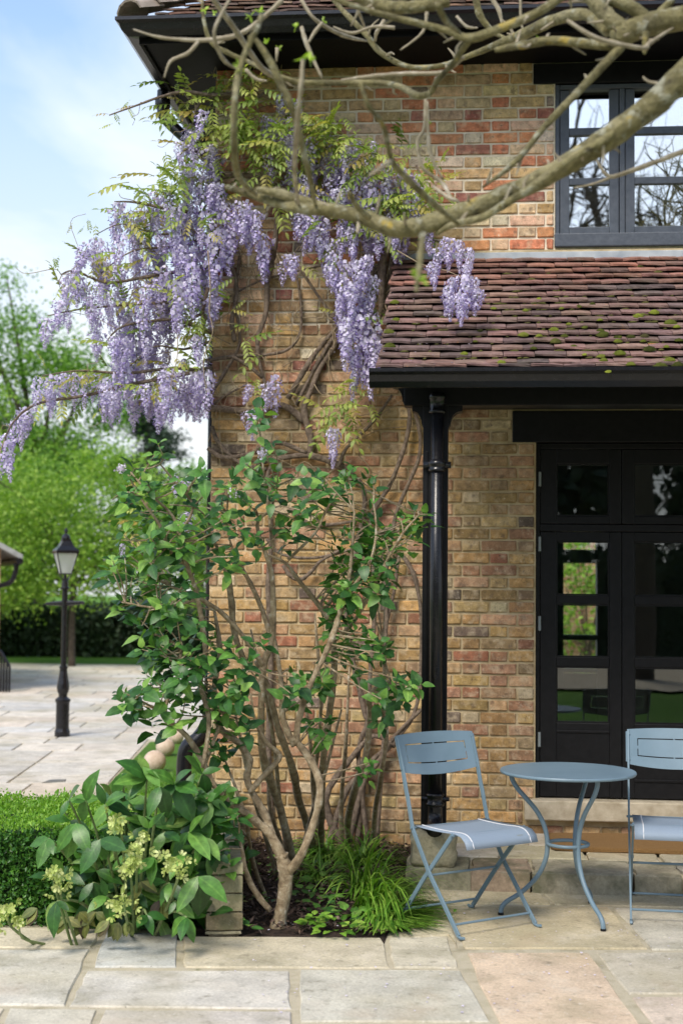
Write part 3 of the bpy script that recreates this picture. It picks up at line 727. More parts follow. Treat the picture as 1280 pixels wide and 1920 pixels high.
# step in front of the doors: flat stones with a rough riser
step = box_obj('step', -.36, 2.6, -1.16, -.003, -.02, .075, M_JOINT, house, 0)
SZ = .10
def sq(*pts): return [UZ(x, y, SZ)[:2] for x, y in pts]
xs = [-.365, -.02, .30, .83, 1.08, 1.62, 2.2, 2.7]
sc1 = [(.36, .34, .25), (.42, .33, .25), (.40, .37, .29), (.37, .34, .26), (.42, .40, .36), (.39, .36, .29), (.4, .37, .3)]
for i in range(7):
    yf = -1.20 - .05 * i * .2
    slab(step, 'step_stone', [(xs[i] + .008, yf), (xs[i + 1] - .008, yf - .01), (xs[i + 1] - .008, -.83), (xs[i] + .008, -.83)], top=SZ, th=.11, mat=M_STEP, color=sc1[i], jit=.012, sub=5, inset=.018)
xs2 = [-.36, -.12, .14, .62, 1.02, 1.3, 1.85, 2.6]
for i in range(7):
    slab(step, 'step_stone', [(xs2[i] + .01, -.81), (xs2[i + 1] - .01, -.81), (xs2[i + 1] - .01, -.42), (xs2[i] + .01, -.42)], top=SZ - .002, th=.06, color=sc1[(i * 3 + 1) % 7], jit=.006, sub=4)
    slab(step, 'step_stone', [(xs[i] + .01, -.40), (xs[i + 1] - .01, -.40), (xs[i + 1] - .01, -.012), (xs[i] + .01, -.012)], top=SZ - .003, th=.06, color=sc1[(i * 2) % 7], jit=.005, sub=4)

# porch
porch = MB()
PE = np.array([0, -1.36, 2.735]); PT = np.array([0, -.0, 3.625]); pup = nrm(PT - PE); pn = np.cross((1, 0, 0), pup); PL = np.linalg.norm(PT - PE)
PX0, PX1 = -.525, 2.4
V = [];
for x in (PX0 + .02, 5.0):
    for (s, h) in ((-.005, 0), (PL - .02, 0), (PL - .02, -.03), (-.005, -.03)): V.append(PE + pup * s + pn * h + (x, 0, 0))
proof = MB().add(V, BOXF_ := [(0, 1, 5, 4), (1, 2, 6, 5), (2, 3, 7, 6), (3, 0, 4, 7), (0, 3, 2, 1), (4, 5, 6, 7)]).build('porch_roof', M_BLACKM, house)
PPAL = [((.255, .155, .135), 4), ((.215, .135, .12), 4), ((.295, .175, .145), 3), ((.165, .115, .108), 2.5)]
PPALU = [((.36, .175, .13), 3), ((.29, .15, .12), 3), ((.22, .13, .11), 2)]
tile_row(proof, PX0, PX1, PE + pup * .0, pup, pn, -.045, .06, PPAL)
for i in range(17):
    tile_row(proof, PX0 + .008 * (i % 3), 1.85, PE, pup, pn, -.02 + i * .0955, .0 + .0828 * (i % 2) + random.uniform(-.01, .01), PPALU if i > 11 else PPAL)
def moss_mesh():
    V = []; f = []; nu, nv_ = 8, 4
    for j in range(nv_):
        for i in range(nu):
            ph = (math.pi / 2) * j / nv_; th = 2 * math.pi * i / nu; r = 1 + rng.uniform(-.2, .2)
            V.append((math.cos(ph) * math.cos(th) * r, math.cos(ph) * math.sin(th) * r, math.sin(ph) * r - .1))
    V.append((0, 0, 1))
    for j in range(nv_ - 1):
        for i in range(nu): f.append((j * nu + i, j * nu + (i + 1) % nu, (j + 1) * nu + (i + 1) % nu, (j + 1) * nu + i))
    for i in range(nu): f.append(((nv_ - 1) * nu + i, (nv_ - 1) * nu + (i + 1) % nu, len(V) - 1))
    return MB().add(V, f).mesh('moss', True)
MM = [moss_mesh() for _ in range(5)]
for me in MM: me.materials.append(M_MOSS)
def on_roof(px, py, h=.03):
    r = ray(px, py); P0 = PE + pn * h; t = np.dot(P0 - CAM, pn) / np.dot(r, pn); return CAM + r * t
MOSS = [(1038, 618, 9), (981, 628, 10), (1010, 630, 7), (1058, 630, 7), (1130, 628, 12), (1125, 620, 7), (1160, 632, 6), (1182, 631, 8), (1208, 630, 8), (1205, 640, 6), (1157, 640, 8), (1155, 632, 6),
        (1196, 593, 9), (1204, 590, 6), (1226, 586, 10), (1255, 605, 12), (1268, 613, 7), (1085, 575, 6), (1052, 578, 5), (1124, 600, 6), (1066, 608, 6), (1096, 614, 6), (1161, 663, 12), (1127, 668, 8), (1131, 676, 8),
        (1216, 655, 12), (1248, 650, 6), (1272, 638, 8), (1182, 683, 9), (1238, 688, 13), (1270, 685, 11), (1255, 675, 10), (1040, 640, 10), (1095, 665, 5), (870, 663, 7), (925, 578, 6), (940, 680, 9),
        (728, 622, 10), (742, 600, 9), (740, 567, 9), (730, 650, 12), (850, 588, 7), (900, 620, 6), (985, 582, 6), (1010, 560, 5), (1110, 570, 6), (1000, 653, 6), (890, 640, 5), (1075, 650, 7), (1140, 697, 6), (815, 612, 5)]
for (px, py, r) in MOSS:
    s = r / 2667 * 8.0; k = random.uniform(.8, 1.2)
    put(random.choice(MM), 'moss', None, proof, matrix=frame(pup, pn, on_roof(px, py, .032), (s * 1.0, s * .7, s * .5 * k)))
ml = MB()                                       # thin moss in the laps between tiles
arr = [mesh_arrays(me) for me in MM]
for _ in range(230):
    i = random.randrange(1, 16); x = PX0 + .1 + random.random() ** .9 * 2.2; p = PE + pup * (-.022 + i * .0955) + pn * .018 + (x, 0, 0); s = random.uniform(.004, .009)
    if i > 11 and random.random() < .8: continue
    m = frame(pup, pn, p, (s * random.uniform(1.2, 4), s, s)); v, f, _ = random.choice(arr); ml.add(v @ m[:3, :3].T + m[:3, 3], f, a=random.choice([random.uniform(.02, .2), random.uniform(.9, .98)]))
o = ml.build('thin_moss', M_MOSSDARK, proof, smooth=True, kind='stuff')

GYP = -1.375
gutter_run('gutter', 'x', PX0 - .03, 5.0, GYP, 2.715, .95, 0)
for x in (-.32, .62, 1.5): gutter_run('gutter_joint', 'x', x, x + .045, GYP + .003, 2.718, .985, 0)
BY0, BY1 = -1.12, -1.0
BZT = 2.70; BZB = 2.565
def ogee(x_tip, x_post, zt, zb, sgn, Y0, Y1, name, parent):
    """bracket between beam and post with a hollow curve"""
    pr_ = [(x_tip, zt), (x_tip, zt - .03)]
    for k in range(7):
        th = (math.pi / 2) * k / 6
        pr_.append((x_tip + (x_post - x_tip) * (.10 + .75 * math.sin(th)), zt - .03 - (zt - zb - .05) * (1 - math.cos(th))))
    pr_ += [(x_post, zb), (x_post, zt)]
    n = len(pr_); V = [(x, Y0, z_) for x, z_ in pr_] + [(x, Y1, z_) for x, z_ in pr_]
    f = [tuple(range(n)), tuple(range(n, 2 * n))[::-1]] + [(i, n + i, n + (i + 1) % n, (i + 1) % n) for i in range(n)]
    return MB().add(V, f).build(name, M_BLACKM, parent)
pxl, pxr = UY(791, 1100, BY0)[0], UY(838, 1100, BY0)[0]
post = MB(); bx(post, pxl, pxr, BY0, BY1, UZ(800, 1560, .3)[2] * 0 + .27, BZB)
for k in range(4): bx(post, pxl + .012 + k * .03, pxl + .028 + k * .03, BY0 - .006, BY0 - .0005, .33, BZB - .25)
post = post.build('porch_post', M_BLACKM, house, bevel=.004)
ogee(UY(772, 800, BY0)[0], pxl, BZB, BZB - .12, 1, BY0 + .01, BY1 - .01, 'bracket', post)
ogee(UY(866, 800, BY0)[0], pxr, BZB, BZB - .12, -1, BY0 + .01, BY1 - .01, 'bracket', post)
beam = MB(); bx(beam, UY(757, 760, BY0)[0], 5.0, BY0, BY1, BZB, BZT)
beam = beam.build('porch_beam', M_BLACKM, house, bevel=.004)
ogee(UY(735, 740, BY0)[0], UY(757, 760, BY0)[0] + .001, BZT, BZB + .005, 1, BY0 + .012, BY1 - .012, 'beam_end', beam)
box_obj('wall_plate', -.40, 5.0, -.10, -.013, 2.68, 2.80, M_BLACKM, house, .004)
for k in range(9):
    x = -.44 + k * .42; V = []
    for xx in (x, x + .045):
        for (s, h) in ((.03, -.031), (PL - .05, -.031), (PL - .05, -.10), (.03, -.10)): V.append(PE + pup * s + pn * h + (xx, 0, 0))
    MB().add(V, BOXF_).build('rafter', M_BLACKM, house)
# porch downpipe
pp = MB(); PXC = UY(818, 1000, BY0 - .05)[0]; PYC = BY0 - .052
zp = lambda py: UY(818, py, PYC)[2]
lathe(pp, [(.036, zp(1512)), (.036, zp(742))], PXC, PYC, 0, 16)
for (a, b) in ((776, 737), (885, 862)):
    h0, h1 = zp(a), zp(b); hh = h1 - h0
    lathe(pp, [(.037, h0), (.047, h0 + .005), (.047, h0 + .015), (.042, h0 + .02), (.042, h1 - .035), (.048, h1 - .03), (.048, h1 - .018), (.044, h1 - .01), (.037, h1)], PXC, PYC, 0, 18)
h0 = zp(1512); lathe(pp, [(.037, h0), (.048, h0 + .005), (.048, h0 + .018), (.042, h0 + .022), (.042, h0 + .05), (.047, h0 + .055), (.047, h0 + .065), (.037, h0 + .07)], PXC, PYC, 0, 18)
bx(pp, PXC - .075, PXC + .075, PYC + .02, BY0 - .001, zp(877), zp(865)); bx(pp, PXC - .075, PXC + .075, PYC + .02, BY0 - .001, h0 + .025, h0 + .045)
tube(pp, [(PXC, PYC, h0 + .01), (PXC, PYC, h0 - .05), (PXC, PYC - .03, h0 - .09), (PXC, PYC - .075, h0 - .115)], [.037, .039, .041, .043], 14, 4)
pp.build('porch_downpipe', M_BLACK, house, smooth=True)
# padstone under the post
def rough_block(name, x0, x1, y0, y1, z0, z1, mat, parent, n=4, j=.012, color=None, **k):
    import bmesh
    bm = bmesh.new(); bmesh.ops.create_cube(bm, size=1.0); bmesh.ops.subdivide_edges(bm, edges=bm.edges[:], cuts=n, use_grid_fill=True)
    for v in bm.verts:
        c = np.array(v.co); e = sum(abs(abs(c) - .5) < 1e-4)
        s = 1 - (.035 if e == 2 else .07 if e == 3 else 0)
        p = c * s; v.co = Vector(((x0 + x1) / 2 + p[0] * (x1 - x0) + rng.uniform(-j, j), (y0 + y1) / 2 + p[1] * (y1 - y0) + rng.uniform(-j, j), (z0 + z1) / 2 + p[2] * (z1 - z0) + rng.uniform(-j, j)))
    me = bpy.data.meshes.new(name); bm.to_mesh(me); bm.free()
    me.polygons.foreach_set('use_smooth', [True] * len(me.polygons))
    return put(me, name, mat, parent, color=color, **k)
rough_block('padstone', -.335, -.10, -1.165, -.93, SZ - .01, .285, M_STEP, house, color=(.40, .36, .24))

# ================================================================== furniture
def chair(loc, ang, label):
    t = thing('folding_chair', label, 'chair', (0, 0, 0), 'blue grey folding garden chairs')
    W = .229
    up_ = [(-.262, .862), (-.208, .716), (-.176, .61), (-.166, .585), (-.125, .443), (.005, .257), (.225, .012)]
    def flat(mb, pts, y, wx=.011, wy=.005):
        P = np.array([(x, y, z) for x, z in pts]); V = []
        for i in range(len(P)):
            d = nrm(P[min(i + 1, len(P) - 1)] - P[max(i - 1, 0)]); s = np.array([-d[2], 0, d[0]])
            V += [P[i] + s * wx + (0, wy, 0), P[i] + s * wx - (0, wy, 0), P[i] - s * wx - (0, wy, 0), P[i] - s * wx + (0, wy, 0)]
        f = [(4 * i + k, 4 * i + (k + 1) % 4, 4 * i + 4 + (k + 1) % 4, 4 * i + 4 + k) for i in range(len(P) - 1) for k in range(4)]
        f += [(0, 1, 2, 3)[::-1], tuple(4 * (len(P) - 1) + k for k in range(4))]
        return mb.add(V, f)
    for s in (-1, 1):
        m = flat(MB(), up_, s * W); tube(m, [(.215, s * W, .012), (.245, s * W, .006), (.262, s * W, .012)], .008, 6, 3)
        m.build('front_leg', M_BLUE, t, bevel=.002)
        m = flat(MB(), [(.165, .455), (-.05, .222), (-.225, .012)], s * (W - .012)); tube(m, [(-.215, s * (W - .012), .012), (-.24, s * (W - .012), .006), (-.258, s * (W - .012), .012)], .008, 6, 3)
        m.build('rear_leg', M_BLUE, t, bevel=.002)
        m = MB(); tube(m, [(-.005, s * (W - .02), .27), (-.005, s * (W + .006), .27)], .009, 8, 1); m.build('pivot', M_BLUE, t)
    for nm, x, z, hw in (('front_stretcher', .185, .055, W), ('rear_stretcher', -.188, .055, W - .012), ('back_stretcher', -.04, .235, W - .012), ('seat_rod', -.125, .446, W + .012), ('seat_rod', .165, .45, W)):
        m = MB(); tube(m, [(x, -hw, z), (x, hw, z)], .006, 8, 1); m.build(nm, M_BLUE, t)
    # back panel with its slotted outline
    def bp(u, v):
        x0, z0 = -.208, .700; x1, z1 = -.262, .866
        q_ = 1 - u * u; vv = v - .16 * q_ * (1 - v) + .05 * q_ * v
        x = x0 + (x1 - x0) * vv - .028 * (1 - u * u); z = z0 + (z1 - z0) * vv
        return (x + .008, u * (W + .012), z)
    m = MB()
    def rect(u0, u1, v0, v1, nu=10):
        n = max(1, int(nu * (u1 - u0) / 2 + .5)); V = []; f = []
        for v in (v0, (v0 + v1) / 2, v1):
            for i in range(n + 1): V.append(bp(u0 + (u1 - u0) * i / n, v))
        for j in range(2):
            for i in range(n): a = j * (n + 1) + i; f.append((a, a + 1, a + n + 2, a + n + 1))
        m.add(V, f)
    rect(-.97, .97, .0, .26, 16); rect(-.97, .97, .74, 1.0, 16); rect(-1, -.76, .26, .74); rect(.76, 1, .26, .74)
    rect(-1, -.97, .06, .26); rect(.97, 1, .06, .26); rect(-1, -.97, .74, .94); rect(.97, 1, .74, .94)
    rect(-.742, .742, .288, .712, 14)
    for (a, b, c, d) in [(-.015, .015, .26, .288), (-.015, .015, .712, .74), (-.76, -.742, .46, .54), (.742, .76, .46, .54)]: rect(a, b, c, d)
    o = m.build('backrest', M_BLUE, t, smooth=False); sm = o.modifiers.new('solid', 'SOLIDIFY'); sm.thickness = .004
    for u in (-.93, .93):
        for v in (.14, .86):
            q = bp(u, v); lathe(MB(), [(.005, 0), (.004, .002), (.001, .003)], 0, 0, 0, 8).build('rivet', M_BLUE, t).matrix_basis = Matrix(frame((0, 1, 0), (.95, 0, .3), (q[0] + .004, q[1], q[2])).tolist())
    # sling seat
    V = []; f = []; prof = [(-.128, .452), (-.06, .450), (.02, .450), (.10, .453), (.17, .457), (.215, .450), (.245, .428), (.258, .398)]
    nu = 8
    for (x, z) in prof:
        for i in range(nu + 1):
            u = -1 + 2 * i / nu; V.append((x, u * (W - .016), z - .005 * (1 - u * u) * (1 if x < .2 else .2)))
    for j in range(len(prof) - 1):
        for i in range(nu): a = j * (nu + 1) + i; f.append((a, a + 1, a + nu + 2, a + nu + 1))
    o = MB().add(V, f).build('seat', M_SLING, t, smooth=True); sm = o.modifiers.new('solid', 'SOLIDIFY'); sm.thickness = .003
    for u in (-.80, .80):
        m = MB(); tube(m, [(x, u * (W - .016), z + .003 - .005 * (1 - u * u) * .6) for x, z in prof], .0028, 4, 2); m.build('seam', M_CLOTH, o)
    m = MB(); q = prof[6]; m.add([(.240, .1, .4375), (.240, .135, .4375), (.254, .135, .412), (.254, .1, .412)], [(0, 1, 2, 3)]); m.build('care_label', M_GREYPAINT, o)
    t.location = Vector((loc[0], loc[1], .0)); t.rotation_euler = (0, 0, ang)
    return t
chair((-.035, -1.964), math.radians(-50.6), 'blue grey folding chair turned sideways, left of the round table')
chair((.985, -1.655), math.radians(-94.5), 'blue grey folding chair facing forward, cut by the right picture edge')

TC = np.array([.449, -1.756])
tb = thing('bistro_table', 'round blue grey metal bistro table with three curved legs', 'table', (TC[0], TC[1], 0))
R_ = .328
lathe(MB(), [(.30, -.018), (R_ - .004, -.016), (R_, -.011), (R_, -.006), (R_ - .003, -.001), (R_ - .012, 0), (.02, .0005)], TC[0], TC[1], .70, 64).build('table_top', M_BLUE, tb, smooth=False)
LP = [(.272, .683), (.270, .655), (.245, .61), (.205, .565), (.150, .50), (.112, .425), (.098, .345), (.108, .265), (.148, .185), (.222, .11), (.292, .065), (.318, .035), (.322, .004)]
for a in (183, 296.5, 65.5):
    a = math.radians(a); m = MB()
    tube(m, [(TC[0] + r * math.cos(a), TC[1] + r * math.sin(a), z) for r, z in LP], .0115, 12, 4)
    leg = m.build('leg', M_BLUE, tb, smooth=True)
    lathe(MB(), [(.013, 0), (.014, .004), (.013, .012)], TC[0] + .322 * math.cos(a), TC[1] + .322 * math.sin(a), 0, 12).build('foot_cap', M_BLACKM, leg)
m = MB(); tube(m, [(TC[0] + .098 * math.cos(k * math.pi / 16), TC[1] + .098 * math.sin(k * math.pi / 16), .345) for k in range(33)], .009, 8, 1, caps=False); m.build('ring', M_BLUE, tb, smooth=True)

mat_o = rough_block('doormat', UY(1030, 1590, -.45)[0], 1.72, -.60, -.10, SZ - .004, SZ + .026, M_COIR, None, n=6, j=.003)
props(mat_o, 'brown coir doormat on the stone step below the doors', 'doormat')

# ================================================================== lamp post
lx, ly = -4.277, 5.788
lamp = thing('lamp_post', 'black cast iron lamp post with glass lantern on the paved drive', 'lamp post', (lx, ly, 0))
K = 1 / 4.173 / 180
def zl(q): return (1750 - q) * K
def rl(q): return q * K
def lpart(name, prof, sides=20): return lathe(MB(), [(rl(r), zl(z)) for r, z in prof], lx, ly, 0, sides).build(name, M_BLACK, lamp, smooth=False, bevel=0)
lpart('base', [(60, 1750), (60, 1715), (55, 1700), (52, 1690), (52, 1500), (54, 1490), (60, 1480), (60, 1465), (48, 1455), (36, 1445)])
lpart('bulb', [(34, 1445), (34, 1425), (44, 1405), (49, 1380), (46, 1345), (38, 1300), (30, 1245), (30, 1225), (34, 1220), (34, 1208), (25, 1204)])
lpart('column', [(23, 1210), (22, 740), (27, 738), (27, 690), (22, 688), (22, 608), (33, 604), (34, 590), (28, 582), (24, 540), (14, 525), (12, 490)])
m = MB(); tube(m, [(lx - rl(145), ly, zl(718)), (lx - rl(25), ly, zl(713)), (lx + rl(25), ly, zl(713)), (lx + rl(150), ly, zl(706))], [rl(12), rl(21), rl(21), rl(12)], 10, 2)
for s in (-1, 1): lathe(m, [(rl(5), -.01), (rl(13), -.006), (rl(13), .006), (rl(5), .01)], lx + s * rl(148), ly, zl(713 - s * 5), 10)
m.build('ladder_bar', M_BLACK, lamp)
LA = math.radians(28)
def lq(r, k, z): a = LA + math.pi / 4 + k * math.pi / 2; return np.array([lx + rl(r) * 1.25 * math.cos(a), ly + rl(r) * 1.25 * math.sin(a), zl(z)])
lan = MB()
for k in range(4):
    tube(lan, [lq(46, k, 482), lq(93, k, 315)], .006, 6, 1); tube(lan, [lq(46, k, 482), lq(46, k + 1, 482)], .006, 6, 1); tube(lan, [lq(93, k, 315), lq(93, k + 1, 315)], .008, 6, 1)
    tube(lan, [lq(46, k, 480), lq(30, k, 520), (lx, ly, zl(545))], .005, 6, 2)
lan = lan.build('lantern', M_BLACK, lamp)
rfm = MB(); V = []
lv = [(101, 318), (101, 300), (90, 288), (60, 262), (42, 225), (40, 210)]
for r, z in lv:
    for k in range(4): V.append(lq(r, k, z))
f = [(i * 4 + k, i * 4 + (k + 1) % 4, i * 4 + 4 + (k + 1) % 4, i * 4 + 4 + k) for i in range(len(lv) - 1) for k in range(4)] + [(20, 21, 22, 23), (3, 2, 1, 0)]
rfm.add(V, f); lathe(rfm, [(rl(32), zl(212)), (rl(36), zl(200)), (rl(30), zl(180)), (rl(12), zl(168)), (rl(8), zl(160)), (rl(15), zl(148)), (rl(13), zl(135)), (rl(4), zl(118))], lx, ly, 0, 12)
rfm.build('lantern_roof', M_BLACK, lan, bevel=.003)
for k in range(4):
    MB().add([lq(46, k, 480), lq(46, k + 1, 480), lq(91, k + 1, 317), lq(91, k, 317)], [(0, 1, 2, 3)]).build('pane', M_LAMPGLASS, lan)
lathe(MB(), [(.02, 0), (.028, .02), (.03, .09), (.02, .11)], lx, ly, zl(478), 12).build('frosted_globe', M_CLOTH, lan)

for (px, py, r, lb) in [(310, 1401, 17.5, 'pale stone ball on the grass edge beside the drive'), (290, 1428, 21, 'pinkish stone ball nearest the hellebore, beside the drive'), (331, 1381, 14, 'small stone ball farthest back on the grass edge')]:
    c = UZ(px, py + r * .8, 0); d = proj(c)[2]; rad = r / F * d
    m = MB(); lathe(m, [(rad * math.sin(math.pi * k / 14) + .0005, -rad * math.cos(math.pi * k / 14)) for k in range(15)], c[0], c[1], rad * .8, 24)
    lathe(m, [(rad * .5, -.02), (rad * .45, rad * .25)], c[0], c[1], 0, 14)
    o = m.build('stone_ball', M_BALL, None, smooth=True); props(o, lb, 'stone ball', 'stone balls along the drive')

# outbuilding at the left edge
ob = thing('outbuilding', 'small brick outbuilding with overhanging slate roof at the left edge', 'building', (-7.2, 11.5, 0))
def at_d(px, py, d): return U(px, py, d)
D2 = 21.0
wq = at_d(-3, 1285, D2); og = np.array([wq[0], wq[1], 0]); oy = np.array([*nrm((-.42, .91)), 0]); ox = np.array([oy[1], -oy[0], 0])
def obx(mb, a0, a1, b0, b1, z0, z1):
    v = boxv(a0, a1, b0, b1, z0, z1); return mb.add(og + np.outer(v[:, 0], ox) + np.outer(v[:, 1], oy) + np.c_[np.zeros((8, 2)), v[:, 2]], BOXF)
ez = at_d(44, 1040, D2)[2]; eo = np.dot(at_d(42, 1040, D2) - og, ox)
obx(MB(), -4, 0, 0, 4, -.05, ez + .12).build('wall', M_SIDE, ob)
L_ = lambda a, b_, z: og + ox * a + oy * b_ + np.array([0, 0, z])
V = [L_(eo, -.3, ez), L_(eo, 4.2, ez), L_(eo - 2.4, 4.2, ez + 1.3), L_(eo - 2.4, -.3, ez + 1.3), L_(eo - 4.8, -.3, ez), L_(eo - 4.8, 4.2, ez)]
V = V + [v - (0, 0, .08) for v in V]
MB().add(V, [(0, 1, 2, 3), (3, 2, 5, 4), (6, 9, 8, 7), (9, 10, 11, 8), (0, 3, 9, 6), (3, 4, 10, 9), (1, 0, 6, 7)]).build('roof', M_ROOFB, ob)
m = MB(); tube(m, [L_(eo - .04, -.3, ez - .1), L_(eo - .04, 4.1, ez - .1)], .055, 8, 1)
tube(m, [L_(eo - .06, -.05, ez - .12), L_(eo - .08, -.05, ez - .28), L_(.12, -.05, ez - .42), L_(-.2, -.05, ez - .5)], .04, 8, 3); m.build('gutter', M_BLACK, ob)
rl0 = at_d(4, 1282, D2); rail = thing('handrail', 'black iron handrail beside the outbuilding at the left edge', 'railing', rl0)
m = MB(); q0 = at_d(3, 1222, D2 - .2); q1 = at_d(19, 1250, D2 - .2); tube(m, [q0 - (1.0, 0, -.5), q0, q1], .025, 6, 1); m.build('rail', M_BLACK, rail)
for k in range(4):
    q = q1 + (q0 - q1) * k * .33; m = MB(); tube(m, [q, (q[0], q[1], -.02)], .018, 6, 1); m.build('baluster', M_BLACK, rail)

# low wall beside the bed
LA0 = np.array([-1.125, -2.36]); LA1 = np.array([-1.55, -.03]); ld = nrm(LA1 - LA0); lr = np.array([ld[1], -ld[0]]); LL = np.linalg.norm(LA1 - LA0)
low = thing('low_wall', 'low weathered brick wall end beside the planting bed', 'wall', (LA0[0], LA0[1], 0))
m = MB(); q = [LA0 + lr * .068 + ld * .02, LA0 - lr * .068 + ld * .02, LA1 - lr * .068, LA1 + lr * .068]
m.add([(p[0], p[1], -.05) for p in q] + [(p[0], p[1], .315) for p in q], BOXF); m.build('core', M_MORTAR, low)
zc_ = .005
for ci, hc in enumerate([.02, .083, .083, .083, .06]):
    s = 0.0 if ci % 2 == 0 else -.09
    while s < LL - .03:
        a = max(s, 0); b = min(s + .205, LL)
        if b - a > .04:
            for (o0_, o1_) in ((-.082, .082),):
                qd = [LA0 + ld * a + lr * o0_, LA0 + ld * a + lr * o1_, LA0 + ld * b + lr * o1_, LA0 + ld * b + lr * o0_]
                slab(low, 'brick', qd, top=zc_ + hc - .006, th=hc - .008, mat=M_LOW, color=random.choice([(.36, .32, .22), (.32, .27, .18), (.40, .36, .26), (.30, .26, .17)]), jit=.004, sub=3, inset=.008)
        s += .213
    zc_ += hc

# ================================================================== leaf helpers
def leaf_mesh(name, L=1.0, W=.55, seg=5, fold=.12, curl=.25, wave=.0, tip=1.0, shape='ovate', serr=0.0):
    V = []; f = []; rows_ = []
    for i in range(seg + 1):
        t = i / seg
        if shape == 'ovate': wd = W * .5 * (math.sin(math.pi * min(1, t * .93 + .04) ** .72)) ** .85
        elif shape == 'lance': wd = W * .5 * math.sin(math.pi * (t * .96 + .02) ** .9)
        else: wd = W * .5
        if i == 0: wd = .02 * W
        if i == seg: wd = .01 * W
        wd *= 1 + (serr * (-1) ** i if 0 < i < seg else 0)
        y = L * t; zc = -curl * L * t * t
        wv = wave * math.sin(t * 9)
        V += [(-wd, y, zc + fold * wd / (.5 * W) * .5 * W + wv), (0, y, zc), (wd, y, zc + fold * wd / (.5 * W) * .5 * W - wv)]
    for i in range(seg):
        a = i * 3; f += [(a, a + 1, a + 4, a + 3), (a + 1, a + 2, a + 5, a + 4)]
    me = MB().add(V, f).mesh(name, True); at = me.attributes.new('rib', 'FLOAT', 'POINT'); at.data.foreach_set('value', [float(i % 3 == 1) for i in range(len(V))]); return me
def cloud(mb, P, size, nb=None, bias=.6, aspect=.6, a=None, droop=0.0):
    """many small leaf faces at points P"""
    P = np.asarray(P); n = len(P)
    size = np.broadcast_to(size, n) * rng.uniform(.7, 1.3, n)
    nn = rng.normal(size=(n, 3)); nn /= np.linalg.norm(nn, axis=1, keepdims=True)
    if nb is not None: nn = nn * (1 - bias) + np.asarray(nb) * bias; nn /= np.linalg.norm(nn, axis=1, keepdims=True)
    tt = rng.normal(size=(n, 3)); tt[:, 2] -= droop; tt -= nn * np.sum(tt * nn, 1, keepdims=True); tt /= np.linalg.norm(tt, axis=1, keepdims=True)
    bb = np.cross(nn, tt); s = size[:, None]
    V = np.stack([P, P + tt * s * .45 + bb * s * aspect * .5 + nn * s * .08, P + tt * s, P + tt * s * .45 - bb * s * aspect * .5 + nn * s * .08], 1).reshape(-1, 3)
    f = [(4 * i, 4 * i + 1, 4 * i + 2, 4 * i + 3) for i in range(n)]
    mb.add(V, f, a=(rng.uniform(.02, .98, n) if a is None else a))
    return mb

# ================================================================== trees and hedges behind
def tree(name, label, base, trunk, blobs, mat, leaf=.16, per=70, spread=.42, cat='tree', group=None, droop=0.0, bark=M_TRUNK, limbs=9):
    t = thing(name, label, cat, base, group); b = np.array(base, float)
    m = MB(); top = b + np.array(trunk[0]); tube(m, [b - (0, 0, .15), b + (top - b) * .35 + rng.uniform(-.05, .05, 3), b + (top - b) * .7, top], [trunk[1] * 1.25, trunk[1], trunk[1] * .8, trunk[1] * .45], 9, 3, .06)
    tr = m.build('trunk', bark, t, smooth=True)
    P = []; cl = []
    for (c, r, k) in blobs:
        for _ in range(k):
            d = nrm(rng.normal(size=3)); q = b + np.array(c) + d * np.array(r) * rng.uniform(.45, 1.0) ** .6; cl.append(q)
            nl = int(per * rng.uniform(.6, 1.4)); P.append(q + rng.normal(size=(nl, 3)) * spread * np.array([1, 1, .6]) * rng.uniform(.7, 1.2))
    m = MB()
    for q in (cl[::max(1, len(cl) // (limbs * 3))]):
        s = b + (top - b) * rng.uniform(.45, 1.0); tube(m, [s, (s + q) / 2 + (0, 0, .15), q], [trunk[1] * .35, trunk[1] * .2, .012], 5, 3)
    m.build('limbs', bark, t, smooth=True)
    P = np.concatenate(P); cloud(MB(), P, leaf, nb=(0, -.3, .95), bias=.45, droop=droop).build('crown', mat, t, kind='stuff')
    return t
def gp(px, py, d=None):
    p = UZ(px, py, 0) if d is None else U(px, 1100, d); return np.array([p[0], p[1], 0.0])
# small bright tree behind the lamp post
b = gp(135, 1249); sc2 = 2667 / proj(b)[2]
tree('field_maple', 'light green spreading tree with slim trunk behind the lamp post', b, ((.05, 0, 2.6), .062),
     [((-.9, 0, 2.6), (1.3, 1.2, 1.5), 26), ((.3, 0, 3.0), (1.5, 1.4, 1.6), 34), ((1.6, .2, 2.4), (1.4, 1.2, 1.3), 30), ((-.2, -.3, 1.9), (1.8, 1.2, .7), 24), ((2.6, .2, 1.9), (1.1, 1, .9), 16), ((-1.9, .3, 2.0), (1.0, 1, 1.0), 14)], M_TREE2, .09, 190, .36)
b = gp(60, 0, 36)
tree('oak_tree', 'tall fresh green tree at the left edge reaching above the wisteria', b, ((0, 0, 5.2), .3),
     [((-1.2, 0, 4.6), (2.0, 1.8, 2.0), 50), ((.6, 0, 6.0), (1.7, 1.5, 1.9), 52), ((-1.3, 0, 8.2), (1.1, 1.2, 1.5), 22), ((1.2, .3, 4.3), (1.3, 1.3, 1.3), 15), ((-.2, 0, 3.0), (2.6, 1.6, 1.2), 26), ((1.6, 0, 7.0), (.8, .8, .7), 6), ((-2.4, 0, 6.6), (1.2, 1, 1.5), 14)], M_TREE1, .11, 190, .42)
b = gp(-90, 0, 30)
tree('lime_tree', 'bright leafy tree half outside the left picture edge', b, ((0, 0, 4.0), .25), [((0, 0, 4.2), (1.7, 1.5, 2.2), 40), ((.5, 0, 2.4), (1.8, 1.4, 1.3), 26)], M_TREE2, .11, 150, .38)
b = gp(30, 0, 33)
